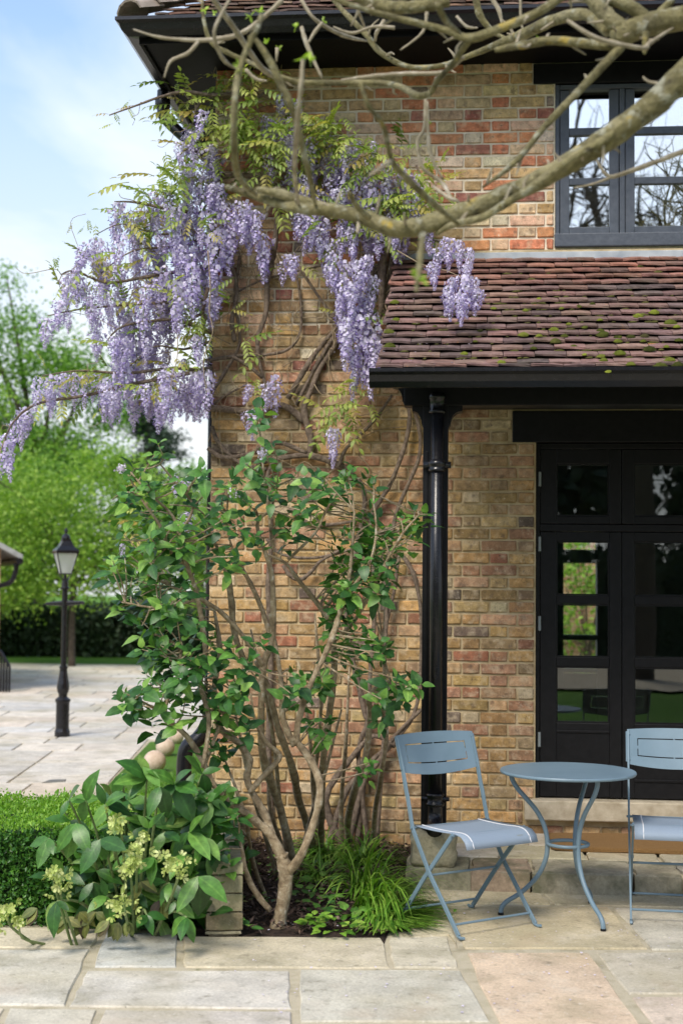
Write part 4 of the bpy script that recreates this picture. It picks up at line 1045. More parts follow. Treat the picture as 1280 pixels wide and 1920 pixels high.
tree('beech_tree', 'darker green tree standing behind the lantern of the lamp post', b, ((0, 0, 3.5), .2), [((0, 0, 2.9), (1.9, 1.0, 1.6), 46), ((.9, 0, 3.9), (.8, .8, .7), 8)], M_TREE1, .11, 150, .38)
b = gp(275, 0, 50)
t = thing('cedar_tree', 'dark blue green conifer showing below the wisteria by the house corner', 'tree', b)
m = MB(); tube(m, [b, b + (0, 0, 8.2)], [.28, .06], 8, 1); m.build('trunk', M_TRUNK, t)
P = []; lm = MB()
for k in range(34):
    z = 2.6 + k * .165; rr = 2.1 * (1 - (z - 2.6) / 7.2) * rng.uniform(.75, 1.15); a = rng.uniform(0, 6.28); e = b + np.array([math.cos(a) * rr, math.sin(a) * rr, z - .25])
    tube(lm, [b + (0, 0, z), (b + (0, 0, z) + e) / 2 + (0, 0, .12), e], [.06, .04, .015], 5, 2)
    for s in np.linspace(.25, 1, 7):
        q = (b + (0, 0, z)) * (1 - s) + e * s; P.append(q + rng.normal(size=(60, 3)) * (.28, .28, .10))
lm.build('limbs', M_TRUNK, t); cloud(MB(), np.concatenate(P), .2, nb=(0, 0, 1), bias=.5, aspect=.3, droop=.4).build('crown', M_CONIFER, t, kind='stuff')
b = gp(372, 0, 60); tree('far_willow', 'pale hazy tree far behind beside the house corner', b, ((0, 0, 4.5), .25), [((0, 0, 4.6), (1.7, 1.5, 2.2), 40), ((.9, 0, 3.3), (2.0, 1.5, 1.5), 26)], M_PALETREE, .25, 60, .5)
for i, (px, d, lb) in enumerate([(620, 46, 'round green tree hidden behind the house'), (-420, 34, 'round green tree left of the picture')]):
    b = gp(px, 0, d); tree('round_tree', lb, b, ((0, 0, 3), .2), [((0, 0, 3.4), (2.4, 2.0, 2.2), 40)], M_TREE1, .25, 50, .5)
def hedge_box(name, label, o, ux, uy, lx_, ly_, h, mats, n, leaf, jit, group=None):
    """clipped hedge: a core with leaves standing on its faces"""
    t = thing(name, label, 'hedge', (o[0], o[1], 0), group); o = np.array([o[0], o[1], 0.]); ux = np.array([*ux, 0]); uy = np.array([*uy, 0]); Z = np.array([0, 0, 1.])
    V = [o + ux * a * lx_ + uy * b_ * ly_ + Z * c * h for c in (0, .97) for a, b_ in ((.01, .06), (.99, .06), (.99, .94), (.01, .94))]
    MB().add(V, BOXF).build('core', M_YEW, t)
    nt_, nf_ = n
    def P(k, face):
        u, v = rng.random(k), rng.random(k); dj = np.abs(rng.normal(size=k)) * jit
        if face == 't': return o + np.outer(u * lx_, ux) + np.outer(v * ly_, uy) + np.outer(h + rng.normal(size=k) * jit - .01 * np.sin(u * 37) , Z)
        if face == 'f': return o + np.outer(u * lx_, ux) + np.outer(jit - dj * 1.4, uy) + np.outer(v * h, Z)
        if face == 'r': return o + np.outer(lx_ - jit + dj * .6, ux) + np.outer(u * ly_, uy) + np.outer(v * h, Z)
        return o + np.outer(u * lx_, ux) + np.outer(ly_ - jit + dj, uy) + np.outer(v * h, Z)
    up_ = np.array([0, 0, 1.]); m = MB()
    cloud(m, P(nf_, 'f'), leaf, nb=-uy, bias=.45, aspect=.62); cloud(m, P(nf_ // 5, 'r'), leaf, nb=ux, bias=.45, aspect=.62); cloud(m, P(nf_ // 4, 'b'), leaf, nb=uy, bias=.45, aspect=.62)
    m.build('foliage', mats[0], t, kind='stuff')
    cloud(MB(), P(nt_, 't'), leaf, nb=up_, bias=.1, aspect=.5, droop=-1.4).build('new_growth', mats[1], t, kind='stuff')
    return t
hedge_box('yew_hedge', 'tall dark clipped hedge along the far lawn under the trees', U(-700, 1100, 31.5)[:2], nrm((1, .08)), nrm((-.08, 1)), 22, 1.5, 1.0, (M_YEW, M_YEW), (7000, 16000), .13, .06)
pR = np.array([.991, .131]); pD = np.array([-.131, .991])
hb = UZ(-420, 1733, 0)[:2]; hl = np.dot(UZ(335, 1733, 0)[:2] - hb, pR)
hedge_box('box_hedge', 'low clipped box hedge with bright new growth beside the hellebore', hb, pR, pD, hl, 1.02, .43, (M_BOX, M_BOXTOP), (21000, 19000), .021, .016)
m = MB(); P = np.c_[rng.uniform(-2.55, -1.68, 9000), rng.uniform(.25, 5.2, 9000), np.full(9000, -.012)]
cloud(m, P, .035, nb=(0, -1, .2), bias=.2, aspect=.14, droop=-3).build('grass', M_LAWN_BLADE, None, kind='stuff', label='short lawn grass on the strip beside the house', cat='grass')

# behind the house: what the back window looks out on
for i, (x, y) in enumerate([(1.9, 16.0), (.7, 16.6), (3.1, 16.4)]):
    tree('garden_shrub', ['leafy light green shrub framed by the back window, seen through the door', 'second leafy shrub behind the house, left of the back window', 'third leafy shrub behind the house, right of the back window'][i], (x, y, 0), ((0, 0, .6), .04), [((0, 0, 1.0), (.9, .5, 1.1), 40), ((.1, .1, 2.0), (.7, .5, .7), 16)], M_TREE2, .11, 42, .16, cat='shrub', limbs=8)
box_obj('garden_wall', -.6, 8, 18.0, 18.25, -.05, 2.6, M_SIDE, None, 0, label='sunlit brick garden wall seen through the back window', cat='wall')
# in the garden behind the viewer (seen only in the window reflections)
hedge_box('garden_hedge', 'clipped hedge across the garden, mirrored in the door glass', (-16, -25), (1, 0), (0, -1), 32, 1.5, 2.3, (M_YEW, M_YEW), (3000, 8000), .2, .08)
EV = ['leftmost', 'second from left', 'third from left', 'middle', 'third from right', 'second from right', 'rightmost']
for i, (x, y) in enumerate([(-15, -29), (-9.5, -30), (-4, -28.5), (1.5, -30), (7, -29), (12.5, -30), (18, -28)]):
    tree('evergreen_tree', EV[i] + ' dark evergreen of the row across the garden, mirrored in the glass', (x, y, 0), ((0, 0, 4), .2), [((0, 0, 3.2), (2.6, 2.0, 2.6), 44), ((.3, 0, 6.2), (1.9, 1.5, 2.2), 26)], M_CONIFER, .5, 45, .7, group='evergreens across the garden')

# ================================================================== viburnum shrub
def sp(px, py, d): return U(px, py, d)
shrub = thing('viburnum_shrub', 'tall open shrub with forked brown stems and green leaves before the brick wall', 'shrub', UZ(528, 1738, 0))
SD = 6.62
STEMS = [  # (px, py, camera distance, half width px)
    [(520, 1745, SD, 25), (528, 1705, SD, 21), (535, 1660, SD, 20), (534, 1628, SD, 22), (527, 1602, SD, 19)],
    [(530, 1610, SD, 17), (508, 1567, SD, 15), (487, 1546, SD, 13), (457, 1522, SD - .05, 11), (433, 1508, SD - .08, 9), (400, 1470, SD - .1, 8), (382, 1430, SD - .1, 7.5), (350, 1380, SD - .1, 7), (310, 1342, SD - .12, 7), (318, 1300, SD - .1, 6), (335, 1262, SD - .1, 5), (340, 1215, SD, 3.5)],
    [(510, 1572, SD, 13), (498, 1530, SD + .1, 12), (478, 1495, SD + .12, 10), (463, 1460, SD + .1, 10), (468, 1425, SD + .1, 9), (446, 1392, SD + .1, 9), (410, 1360, SD + .15, 8), (402, 1290, SD + .15, 7), (412, 1235, SD + .2, 7.5), (412, 1205, SD + .2, 6), (402, 1145, SD + .25, 4)],
    [(536, 1640, SD, 14), (566, 1600, SD - .05, 11), (590, 1535, SD, 11), (600, 1480, SD, 11), (586, 1433, SD + .05, 11), (560, 1395, SD + .1, 10), (548, 1385, SD + .1, 10)],
    [(505, 1706, SD - .03, 8), (478, 1671, SD - .06, 9), (460, 1632, SD - .08, 7), (455, 1600, SD - .1, 5), (448, 1570, SD - .1, 3)],
    [(555, 1395, SD + .1, 9), (560, 1350, SD + .1, 8), (578, 1292, SD + .1, 7), (609, 1227, SD + .1, 7), (624, 1190, SD + .1, 8), (640, 1140, SD + .15, 8), (652, 1093, SD + .15, 5), (660, 1030, SD + .15, 4), (664, 960, SD + .1, 2.5)],
    [(552, 1398, SD + .1, 9), (531, 1351, SD + .15, 8), (528, 1286, SD + .15, 7), (516, 1209, SD + .2, 5), (505, 1150, SD + .2, 3.5)],
    [(600, 1605, 8.4, 9), (602, 1545, 8.0, 10), (603, 1480, 7.6, 10), (606, 1420, SD + .6, 10), (619, 1325, SD + .55, 9), (627, 1248, SD + .5, 8), (625, 1205, SD + .45, 8), (618, 1165, SD + .4, 8), (599, 1137, SD + .4, 7), (560, 1088, SD + .3, 5.5), (534, 1055, SD + .3, 4), (500, 1040, SD + .3, 3)],
    [(588, 1608, 8.35, 12), (580, 1560, 8.1, 12), (560, 1500, 7.8, 12), (548, 1440, SD + .7, 11), (520, 1360, SD + .55, 10), (501, 1286, SD + .5, 8), (480, 1240, SD + .45, 6)],
    [(552, 1650, 7.7, 12), (541, 1580, 7.5, 12), (520, 1500, 7.3, 12), (498, 1440, SD + .4, 12), (490, 1382, SD + .3, 11), (491, 1300, SD + .25, 9), (494, 1248, SD + .22, 9), (510, 1200, SD + .2, 8), (512, 1137, SD + .15, 8), (508, 1070, SD + .1, 6), (482, 985, SD + .1, 5), (507, 955, SD + .1, 4), (520, 910, SD + .1, 2.5)],
    [(494, 1250, SD + .22, 8), (467, 1207, SD + .15, 6), (425, 1157, SD + .1, 6.5), (392, 1132, SD + .05, 5.5), (360, 1115, SD, 4), (320, 1100, SD, 3)],
    [(506, 1190, SD + .2, 7), (492, 1145, SD + .2, 6), (470, 1095, SD + .2, 6), (448, 1055, SD + .2, 4.5), (430, 1010, SD + .2, 3), (425, 960, SD + .2, 2)],
    [(462, 1250, SD + .4, 7), (440, 1190, SD + .35, 8), (434, 1130, SD + .35, 8.5), (428, 1085, SD + .35, 8), (417, 1050, SD + .35, 6), (400, 1010, SD + .3, 3)],
    [(380, 1440, SD - .15, 6), (392, 1350, SD - .1, 6), (376, 1280, SD, 6.5), (385, 1235, SD, 7), (380, 1175, SD, 6.5), (368, 1110, SD, 6), (350, 1057, SD - .05, 6), (337, 1005, SD - .05, 5), (322, 965, SD - .05, 4), (280, 925, SD - .1, 3), (245, 885, SD - .1, 2)],
    [(352, 1060, SD, 5), (320, 1035, SD - .1, 4.5), (300, 985, SD - .1, 4), (265, 935, SD - .1, 3), (240, 890, SD - .1, 2)],
    [(337, 1000, SD, 4), (362, 950, SD, 3.5), (330, 905, SD, 3), (300, 870, SD, 2)],
    [(655, 1600, 8.4, 9), (652, 1540, 8.2, 10), (668, 1470, SD + .9, 10), (686, 1415, SD + .8, 8), (694, 1338, SD + .7, 8), (691, 1309, SD + .6, 8), (707, 1290, SD + .5, 7), (735, 1285, SD + .4, 3)],
    [(700, 1600, 8.4, 7), (702, 1530, 8.2, 7), (715, 1450, SD + .9, 6.5), (724, 1381, SD + .8, 6), (717, 1325, SD + .7, 7), (722, 1260, SD + .6, 5), (718, 1200, SD + .5, 3)],
    [(628, 1200, SD + .4, 6), (660, 1170, SD + .3, 5), (690, 1120, SD + .2, 4), (720, 1060, SD + .1, 3.5), (755, 1000, SD, 3), (785, 965, SD, 2)],
    [(645, 1120, SD + .15, 5), (690, 1060, SD + .1, 4), (705, 1000, SD + .1, 3), (700, 940, SD + .1, 2)],
    [(540, 1050, SD + .3, 4), (590, 1000, SD + .3, 3.5), (610, 960, SD + .3, 3), (645, 900, SD + .3, 2)],
    [(512, 1030, SD + .1, 4), (500, 930, SD + .2, 3), (492, 860, SD + .2, 2.5), (486, 790, SD + .2, 2)],
    [(310, 1342, SD - .1, 5), (285, 1325, SD - .15, 3), (245, 1305, SD - .2, 2)], [(365, 1125, SD, 4), (300, 1140, SD - .1, 3), (235, 1130, SD - .15, 2)],
    [(385, 1432, SD - .1, 5), (420, 1340, SD, 4), (448, 1285, SD, 3.5), (470, 1250, SD, 2)], [(468, 1485, SD + .1, 8), (500, 1448, SD + .1, 7), (525, 1418, SD + .1, 7), (500, 1392, SD + .12, 6), (478, 1350, SD + .15, 4), (470, 1300, SD + .15, 2.5)],
]
for (x0, y0, x1, y1, d) in [(548, 1650, 470, 1180, 7.2), (600, 1600, 560, 1240, 7.9), (590, 1600, 590, 1150, 7.6), (520, 1650, 440, 1330, 7.1), (640, 1600, 655, 1250, 8.0), (500, 1690, 420, 1420, 6.7), (560, 1640, 640, 1330, 7.3), (535, 1650, 505, 1420, 7.4)]:
    dg = 4214 / (y0 - 1103); STEMS.append([(x0, y0, dg, 6.5), (x0 * .72 + x1 * .28 + random.uniform(-9, 9), y0 * .72 + y1 * .28, dg * .7 + d * .3, 6), (x0 * .4 + x1 * .6 + random.uniform(-12, 12), y0 * .4 + y1 * .6, d, 5), (x1, y1, d, 2.5)])
segs = []
for st in STEMS:
    P = [sp(x, y, d) for x, y, d, w_ in st]; r = [max(.0035, w_ / F * d * (.66 if w_ > 9 else .74)) for x, y, d, w_ in st]
    m = MB(); tube(m, P, r, 8, 4, .10); m.build('stem', M_SHRUBBARK, shrub, smooth=True)
    Q, _ = smooth_path(P, r, 4); segs.append(Q)
ALLP = np.concatenate([q[len(q) // 3:] for q in segs])
CL = """290,850 252,878 330,900 372,892 240,915 282,930 312,950 352,930 392,962 222,950 232,1000 262,990 300,1000 342,980 280,1040 240,1040 322,1060 252,1080 292,1080 350,1090 215,1052
226,1130 250,1128 280,1140 312,1150 342,1150 265,1170 300,1180 340,1190 370,1170 290,1202 322,1212 352,1222 268,1220 300,1250 332,1262 362,1250 290,1282 342,1292 268,1292 240,1300 262,1330 290,1330 312,1350 230,1312 362,1322 392,1332 380,1292
476,765 492,790 512,830 460,870 440,900 480,890 520,890 560,885 420,922 400,962 430,962 470,950 512,930 540,940 572,930 602,900 650,890 642,905 700,900 582,960 520,992 540,1000 400,1012 420,1040 480,1002 440,1052 372,1050
660,980 682,992 702,1002 722,1000 750,972 772,962 790,965 780,992 730,1022 700,1032 682,1050 660,1042 630,1022 740,1042 642,1060 690,1072 722,1060 650,1092 620,1100 670,1102 630,1132 660,1142 625,1162 712,1112
682,1190 712,1202 730,1212 700,1232 672,1252 660,1202 642,1212 612,1212 740,1272 760,1292 722,1292 730,1322 760,1312 712,1312 772,1282 602,1280 590,1270 560,1272 550,1302 572,1312 582,1350 620,1352
480,1202 470,1242 430,1222 442,1272 400,1252 390,1202 420,1302 450,1312 430,1342 400,1372 460,1362 440,1392 400,1402 420,1482 400,1492 380,1472 352,1472 430,1552 400,1562 442,1522 372,1510 420,1520 410,1600 440,1600 690,1430 700,1350 610,1380
285,900 265,960 318,1010 345,1020 285,1010 330,1120 300,1110 350,1270 310,1300 325,1235 280,1240 455,985 560,960 690,960 705,1060"""
CL = [tuple(map(float, q.split(','))) for q in CL.split()]
LV = [leaf_mesh('leaf', 1, .64, 5, .16, .22 + .1 * k, .012 * k, shape='ovate', serr=.04) for k in range(4)]
litems = []; twig = MB(); small = MB()
camdir = nrm(CAM - U(450, 1100, 6.6))
for (x, y) in CL:
    dense = x < 400 and y < 1360
    for rep in range((3 if random.random() < .35 else 2) if dense else (3 if x > 600 and y < 1180 else 2)):
        j = 18 if rep else 4
        d0 = SD + random.uniform(-.28, .30) + (.3 if x > 560 else 0)
        c = sp(x + random.uniform(-j, j), y + random.uniform(-j, j), d0)
        k = np.argmin(np.linalg.norm(ALLP - c + np.array([0, 0, .05]), axis=1)); s = ALLP[k]
        tube(twig, [s, (s + c) / 2 + rng.uniform(-.02, .02, 3), c], [.0042, .0034, .0022], 5, 3)
        ax = nrm(nrm(c - s) * .5 + np.array([random.uniform(-.4, .4), random.uniform(-.85, -.05), .7]))
        u = nrm(np.cross(ax, rng.normal(size=3))); v = np.cross(ax, u)
        npair = random.choice([2, 3, 3, 4]); sz = random.uniform(.85, 1.2)
        for pi in range(npair):
            ph = pi * math.pi / 2 + random.uniform(-.3, .3); back = -.03 * (npair - 1 - pi); op = [1.25, .95, .65, .4][npair - 1 - pi] if False else (1.35 - .32 * pi)
            for s2 in (0, math.pi):
                th = op + random.uniform(-.25, .25); rd = math.cos(ph + s2) * u + math.sin(ph + s2) * v
                dr = nrm(math.cos(th) * ax + math.sin(th) * rd + np.array([0, 0, -.12])); nz = nrm(ax - dr * np.dot(ax, dr) + rng.normal(size=3) * .2)
                L = (.078 - .013 * pi) * sz * random.uniform(.62, 1.2)
                litems.append((random.randrange(4), frame(dr, nz, c + ax * back + dr * .006, (L * random.uniform(.9, 1.1), L, L))))
twig.build('twigs', M_SHRUBBARK, shrub, kind='stuff')
place_parts(shrub, 'leaf', LV, M_SHRUBLEAF, litems, 300)
for (x, y) in [(489, 851), (439, 927), (228, 878), (300, 1328)]:        # a few small white flower heads
    c = sp(x, y, SD - .1); m = MB(); cloud(m, c + rng.normal(size=(45, 3)) * .011, .012, nb=camdir, bias=.5, aspect=.9); m.build('flower_head', M_PETAL, shrub)

# ================================================================== hellebore
hell = thing('hellebore', 'bushy hellebore with glossy lobed leaves and pale green flower clusters beside the box hedge', 'plant', UZ(240, 1740, 0))
HV = [leaf_mesh('leaf', 1, .42, 8, .14, .10 + .13 * k, .006, shape='lance', serr=.03) for k in range(4)]
def h_at(px, py, dz=0.0): return U(px, py, 6.25 + dz)
HL = [  # join point, leaflet tips
    ((372, 1644), [(335, 1705), (381, 1718), (420, 1682)], -.15), ((189, 1574), [(154, 1633), (236, 1597), (198, 1610)], -.1), ((143, 1544), [(108, 1593), (125, 1606), (162, 1590)], -.05),
    ((197, 1508), [(243, 1521), (184, 1474), (230, 1490)], 0), ((161, 1501), [(163, 1460), (136, 1506), (150, 1540)], .05), ((108, 1690), [(98, 1751), (80, 1738), (128, 1706)], -.2),
    ((276, 1458), [(236, 1424), (246, 1488), (262, 1418), (217, 1474)], 0), ((328, 1470), [(361, 1537), (343, 1442), (300, 1500), (372, 1490), (300, 1440)], .05), ((279, 1553), [(241, 1569), (262, 1530), (300, 1525)], -.05),
    ((92, 1572), [(74, 1625), (62, 1588), (100, 1600)], 0), ((289, 1606), [(282, 1654), (262, 1640)], -.1), ((318, 1656), [(313, 1684), (345, 1690), (300, 1690)], -.05), ((330, 1690), [(318, 1712), (360, 1720)], -.1),
    ((350, 1720), [(315, 1750), (361, 1764), (340, 1760)], -.2), ((275, 1715), [(285, 1746), (258, 1740), (310, 1720)], -.2), ((200, 1680), [(170, 1700), (210, 1730), (190, 1650)], -.05), ((240, 1500), [(262, 1470), (280, 1505), (225, 1530)], .1),
    ((380, 1450), [(350, 1420), (410, 1440), (392, 1500)], .15), ((395, 1500), [(430, 1520), (380, 1550), (420, 1470)], .15), ((355, 1560), [(390, 1600), (330, 1600), (372, 1530)], .05), ((120, 1640), [(100, 1610), (150, 1650)], .05),
    ((300, 1475), [(280, 1520), (318, 1530), (270, 1440)], -.05), ((345, 1600), [(320, 1640), (365, 1640)], 0), ((215, 1590), [(200, 1560), (250, 1570)], 0), ((175, 1655), [(150, 1690), (200, 1700)], 0), ((250, 1670), [(230, 1720), (275, 1700)], .05),
    ((310, 1560), [(290, 1600), (335, 1580)], .05), ((130, 1500), [(115, 1530), (150, 1475)], .1), ((385, 1570), [(410, 1610), (370, 1620)], .05), ((230, 1450), [(215, 1490), (250, 1470)], .12)]
hit = []; old = []; hs = MB()
hbase = UZ(250, 1722, 0)
for (j, tips, dz) in HL:
    J = h_at(*j, dz)
    b0 = hbase + np.array([(J[0] - hbase[0]) * .35, (J[1] - hbase[1]) * .3, .02]); tube(hs, [b0, b0 * .4 + J * .6 + np.array([0, 0, .04]), J], [.008, .0065, .004], 6, 3)
    for (tx, ty) in tips:
        T = h_at(tx, ty, dz + random.uniform(-.10, .04)); L = np.linalg.norm(T - J) * 1.08
        nz = nrm(np.array([random.uniform(-.3, .3), -.75, .75])); dr = nrm(T - J + nz * L * .2)
        hit.append((random.randrange(4), frame(dr, nz, J, (L * random.uniform(.95, 1.25), L, L))))
for (x, y) in [(223, 1742), (205, 1738), (240, 1740), (150, 1722), (160, 1730), (180, 1722), (70, 1715), (125, 1732), (265, 1665), (255, 1690), (300, 1700)]:
    J = h_at(x, y - 12, -.12 if y > 1735 else 0); L = random.uniform(.06, .1)
    for k in range(3):
        a = random.uniform(-2.6, -.5); dr = nrm((math.cos(a), -.25, math.sin(a) * .7)); old.append((random.randrange(4), frame(dr, (random.uniform(-.4, .4), -.8, .6), J, (L * 1.2, L, L))))
for k in range(110):                       # inner leaves
    x, y = random.uniform(95, 410), random.uniform(1490, 1725)
    if y < 1560 and x < 130: continue
    J = h_at(x, y, random.uniform(.12, .5)); L = random.uniform(.10, .16)
    for q in range(3):
        a = random.uniform(0, 6.28); dr = nrm((math.cos(a), -.3, math.sin(a) * .6 - .3)); hit.append((random.randrange(4), frame(dr, (random.uniform(-.4, .4), -.6, .8), J, (L * 1.1, L, L))))
place_parts(hell, 'leaf', HV, M_HELLEAF, hit, 260)
OV = [me.copy() for me in HV]
for me in OV: me.materials.clear()
place_parts(hell, 'withered_leaf', OV, M_HELOLD, old, 60)
def cup_mesh():
    V = []; f = []
    for i in range(5):
        a0 = i * 2 * math.pi / 5; n = len(V)
        for (r, da, z) in ((.08, 0, 0), (.6, -.52, .22), (.95, -.3, .55), (1.0, .02, .62), (.95, .34, .55), (.6, .54, .22)): V.append((r * math.cos(a0 + da), r * math.sin(a0 + da), z))
        f.append(tuple(range(n, n + 6)))
    return MB().add(V, f).mesh('flower')
CUP = [cup_mesh()]; CUP[0].materials.append(M_HELFLOWER)
for (x, y, r, n, dz) in [(100, 1640, 22, 15, -.2), (232, 1690, 25, 18, -.28), (252, 1600, 24, 12, -.16), (243, 1632, 20, 12, -.18), (328, 1622, 32, 22, -.25), (225, 1543, 22, 14, -.08), (14, 1706, 24, 16, -.2), (112, 1662, 16, 8, -.2), (36, 1728, 12, 6, -.2), (262, 1570, 14, 6, -.12)]:
    c0 = h_at(x, y, dz); hd = None
    m = MB(); kk = .5 if 150 < x < 350 else .15; tube(m, [np.array([hbase[0], hbase[1], 0]) * kk + np.array([c0[0], c0[1] + .12, 0]) * (1 - kk), c0 + (0, .05, -.08), c0], [.007, .006, .004], 6, 3); st_ = m.build('flower_stem', M_HELSTEM, hell)
    for k in range(n):
        q = c0 + np.array([random.gauss(0, 1), random.gauss(0, .7), random.gauss(0, 1)]) * r * .55 / F * 6.2
        s = random.uniform(.016, .023); nd = nrm(q - c0 + np.array([random.uniform(-.02, .02), -.045, -.012])); put(CUP[0], 'flower', None, st_, matrix=frame(rng.normal(size=3), nd, q, s))
hs.build('leaf_stalks', M_HELSTEM, hell, smooth=True, kind='stuff')
cloud(MB(), np.array([h_at(random.gauss(x, r * .35), random.gauss(y, r * .35), dz + .05) for (x, y, r, dz) in [(232, 1690, 25, -.25), (252, 1605, 25, -.15), (328, 1620, 30, -.22), (100, 1640, 20, -.18)] for _ in range(22)]), .035, nb=(0, -.5, .8), bias=.3, aspect=.4).build('bracts', M_HELFLOWER, hell, kind='stuff')

# ================================================================== planting bed: strap leaves, seedlings, bark
def clump(name, label, base, n, Lr, tilt, lean=(0, 0), wd=.009):
    t = thing(name, label, 'plant', base); m = MB(); b = np.array(base, float)
    for _ in range(n):
        a = random.uniform(0, 6.28); L = random.uniform(*Lr); el = random.uniform(*tilt)
        d = np.array([math.cos(a) * math.cos(el) + lean[0], math.sin(a) * math.cos(el) + lean[1], math.sin(el)]); d = nrm(d)
        p = b + np.array([random.gauss(0, .035), random.gauss(0, .035), 0]); ns = 7; V = []; w0 = wd * random.uniform(.6, 1.2)
        sd_ = nrm(np.cross(d, (0, 0, 1)))
        for k in range(ns + 1):
            tt = k / ns; w2 = w0 * (1 - tt ** 2.2) * .5 + .0004
            V += [p - sd_ * w2, p + sd_ * w2 + np.array([0, 0, .001])]
            p = p + d * L / ns; d = nrm(d + np.array([0, 0, -.42 * (.45 + tt)]))
            if p[2] < .02: p[2] = .02 + random.uniform(0, .008)
        m.add(V, [(2 * k, 2 * k + 1, 2 * k + 3, 2 * k + 2) for k in range(ns)], a=random.uniform(.02, .98))
    m.build('blades', M_GRASSY, t, smooth=True, kind='stuff'); return t
clump('strap_leaf_plant', 'largest arching strap leaf clump at the front of the bed', UZ(690, 1706, 0), 460, (.32, .60), (.05, .8), (1.0, -.55), .014)
clump('strap_leaf_plant', 'second arching strap leaf clump behind the brightest one in the bed', UZ(680, 1672, 0), 300, (.28, .48), (.1, .8), (.8, -.45), .013)
clump('strap_leaf_plant', 'strap leaf clump at the back of the bed near the wisteria stems', UZ(610, 1612, 0), 190, (.22, .38), (.2, .85), (.35, -.3), .012)
clump('strap_leaf_plant', 'strap leaf clump at the back right of the bed near the padstone', UZ(680, 1618, 0), 220, (.22, .38), (.2, .85), (.5, -.4), .012)
clump('strap_leaf_plant', 'low strap leaves lying over the paving edge nearest the chair', UZ(722, 1728, 0), 260, (.22, .42), (.0, .7), (.7, -.7), .013)
clump('strap_leaf_plant', 'small strap leaf clump in the mulch just right of the shrub trunk', UZ(600, 1650, 0), 130, (.2, .36), (.2, .9), (.3, -.4), .012)
SV = [leaf_mesh('leaf', 1, .62, 4, .12, .2 + .15 * k, 0, shape='ovate') for k in range(2)]
def seedling(name, label, px, py, n, L, spread, mat=M_SHRUBLEAF):
    b = UZ(px, py, .012); t = thing(name, label, 'plant', b); it = []
    for k in range(n):
        a = k * 2.4; r = spread * math.sqrt((k + .5) / n); c = b + np.array([math.cos(a) * r, math.sin(a) * r, .01 + .05 * random.random()]); d = nrm((math.cos(a), math.sin(a), random.uniform(.1, .7)))
        l = L * random.uniform(.7, 1.2); it.append((random.randrange(2), frame(d, (0, -.3, 1), c, (l, l, l))))
    ms = [me.copy() for me in SV]
    place_parts(t, 'leaf', ms, mat, it, 60)
for a in [('rosette_plant', 'small bright rosette plant at the front edge of the bed', 588, 1742, 26, .05, .05, M_GRASSY), ('seedling', 'broad leaved seedling beside the rosette at the bed edge', 650, 1728, 12, .07, .07, M_HELLEAF),
          ('seedling', 'pale leaved seedling just behind the rosette plant', 606, 1712, 12, .055, .08, M_HELLEAF), ('seedling', 'small two leaved seedling at the foot of the low wall', 468, 1748, 5, .055, .02, M_SHRUBLEAF), ('seedling', 'low leafy seedlings in the mulch left of the shrub trunk', 490, 1640, 16, .045, .14, M_HELLEAF),
          ('seedling', 'low leafy plant in the mulch right of the shrub trunk', 610, 1668, 14, .06, .12, M_HELLEAF), ('seedling', 'low leafy seedlings farther back behind the shrub trunk', 560, 1612, 16, .05, .16, M_HELLEAF), ('seedling', 'low green seedlings between the trunk and the strap leaves', 600, 1640, 20, .05, .12, M_HELLEAF), ('seedling', 'low green seedlings near the front of the bed left of the trunk', 480, 1700, 12, .04, .08, M_HELLEAF), ('strap_seedling', 'low leafy mat at the bed front between rosette and strap leaves', 630, 1748, 22, .05, .1, M_GRASSY), ('seedling', 'broad low leaves in the middle of the bed behind the rosette', 585, 1690, 20, .055, .13, M_HELLEAF), ('seedling', 'tiny seedling growing in the paving joint by the chair foot', 846, 1722, 5, .025, .02, M_GRASSY)]:
    seedling(a[0], a[1], *a[2:])
m = MB(); poly = [(-1.0, -.32, -2.25, -.05)]
P = np.c_[rng.uniform(-1.5, -.38, 3600), rng.uniform(-2.28, -.03, 3600), rng.uniform(.014, .03, 3600)]; P = P[(P[:, 0] > -1.05 - (P[:, 1] + 2.3) * .19)]
cloud(m, P, .04, nb=(0, 0, 1), bias=.6, aspect=.35).build('bark_chips', M_CHIP, None, kind='stuff', label='dark bark chips covering the planting bed', cat='mulch')

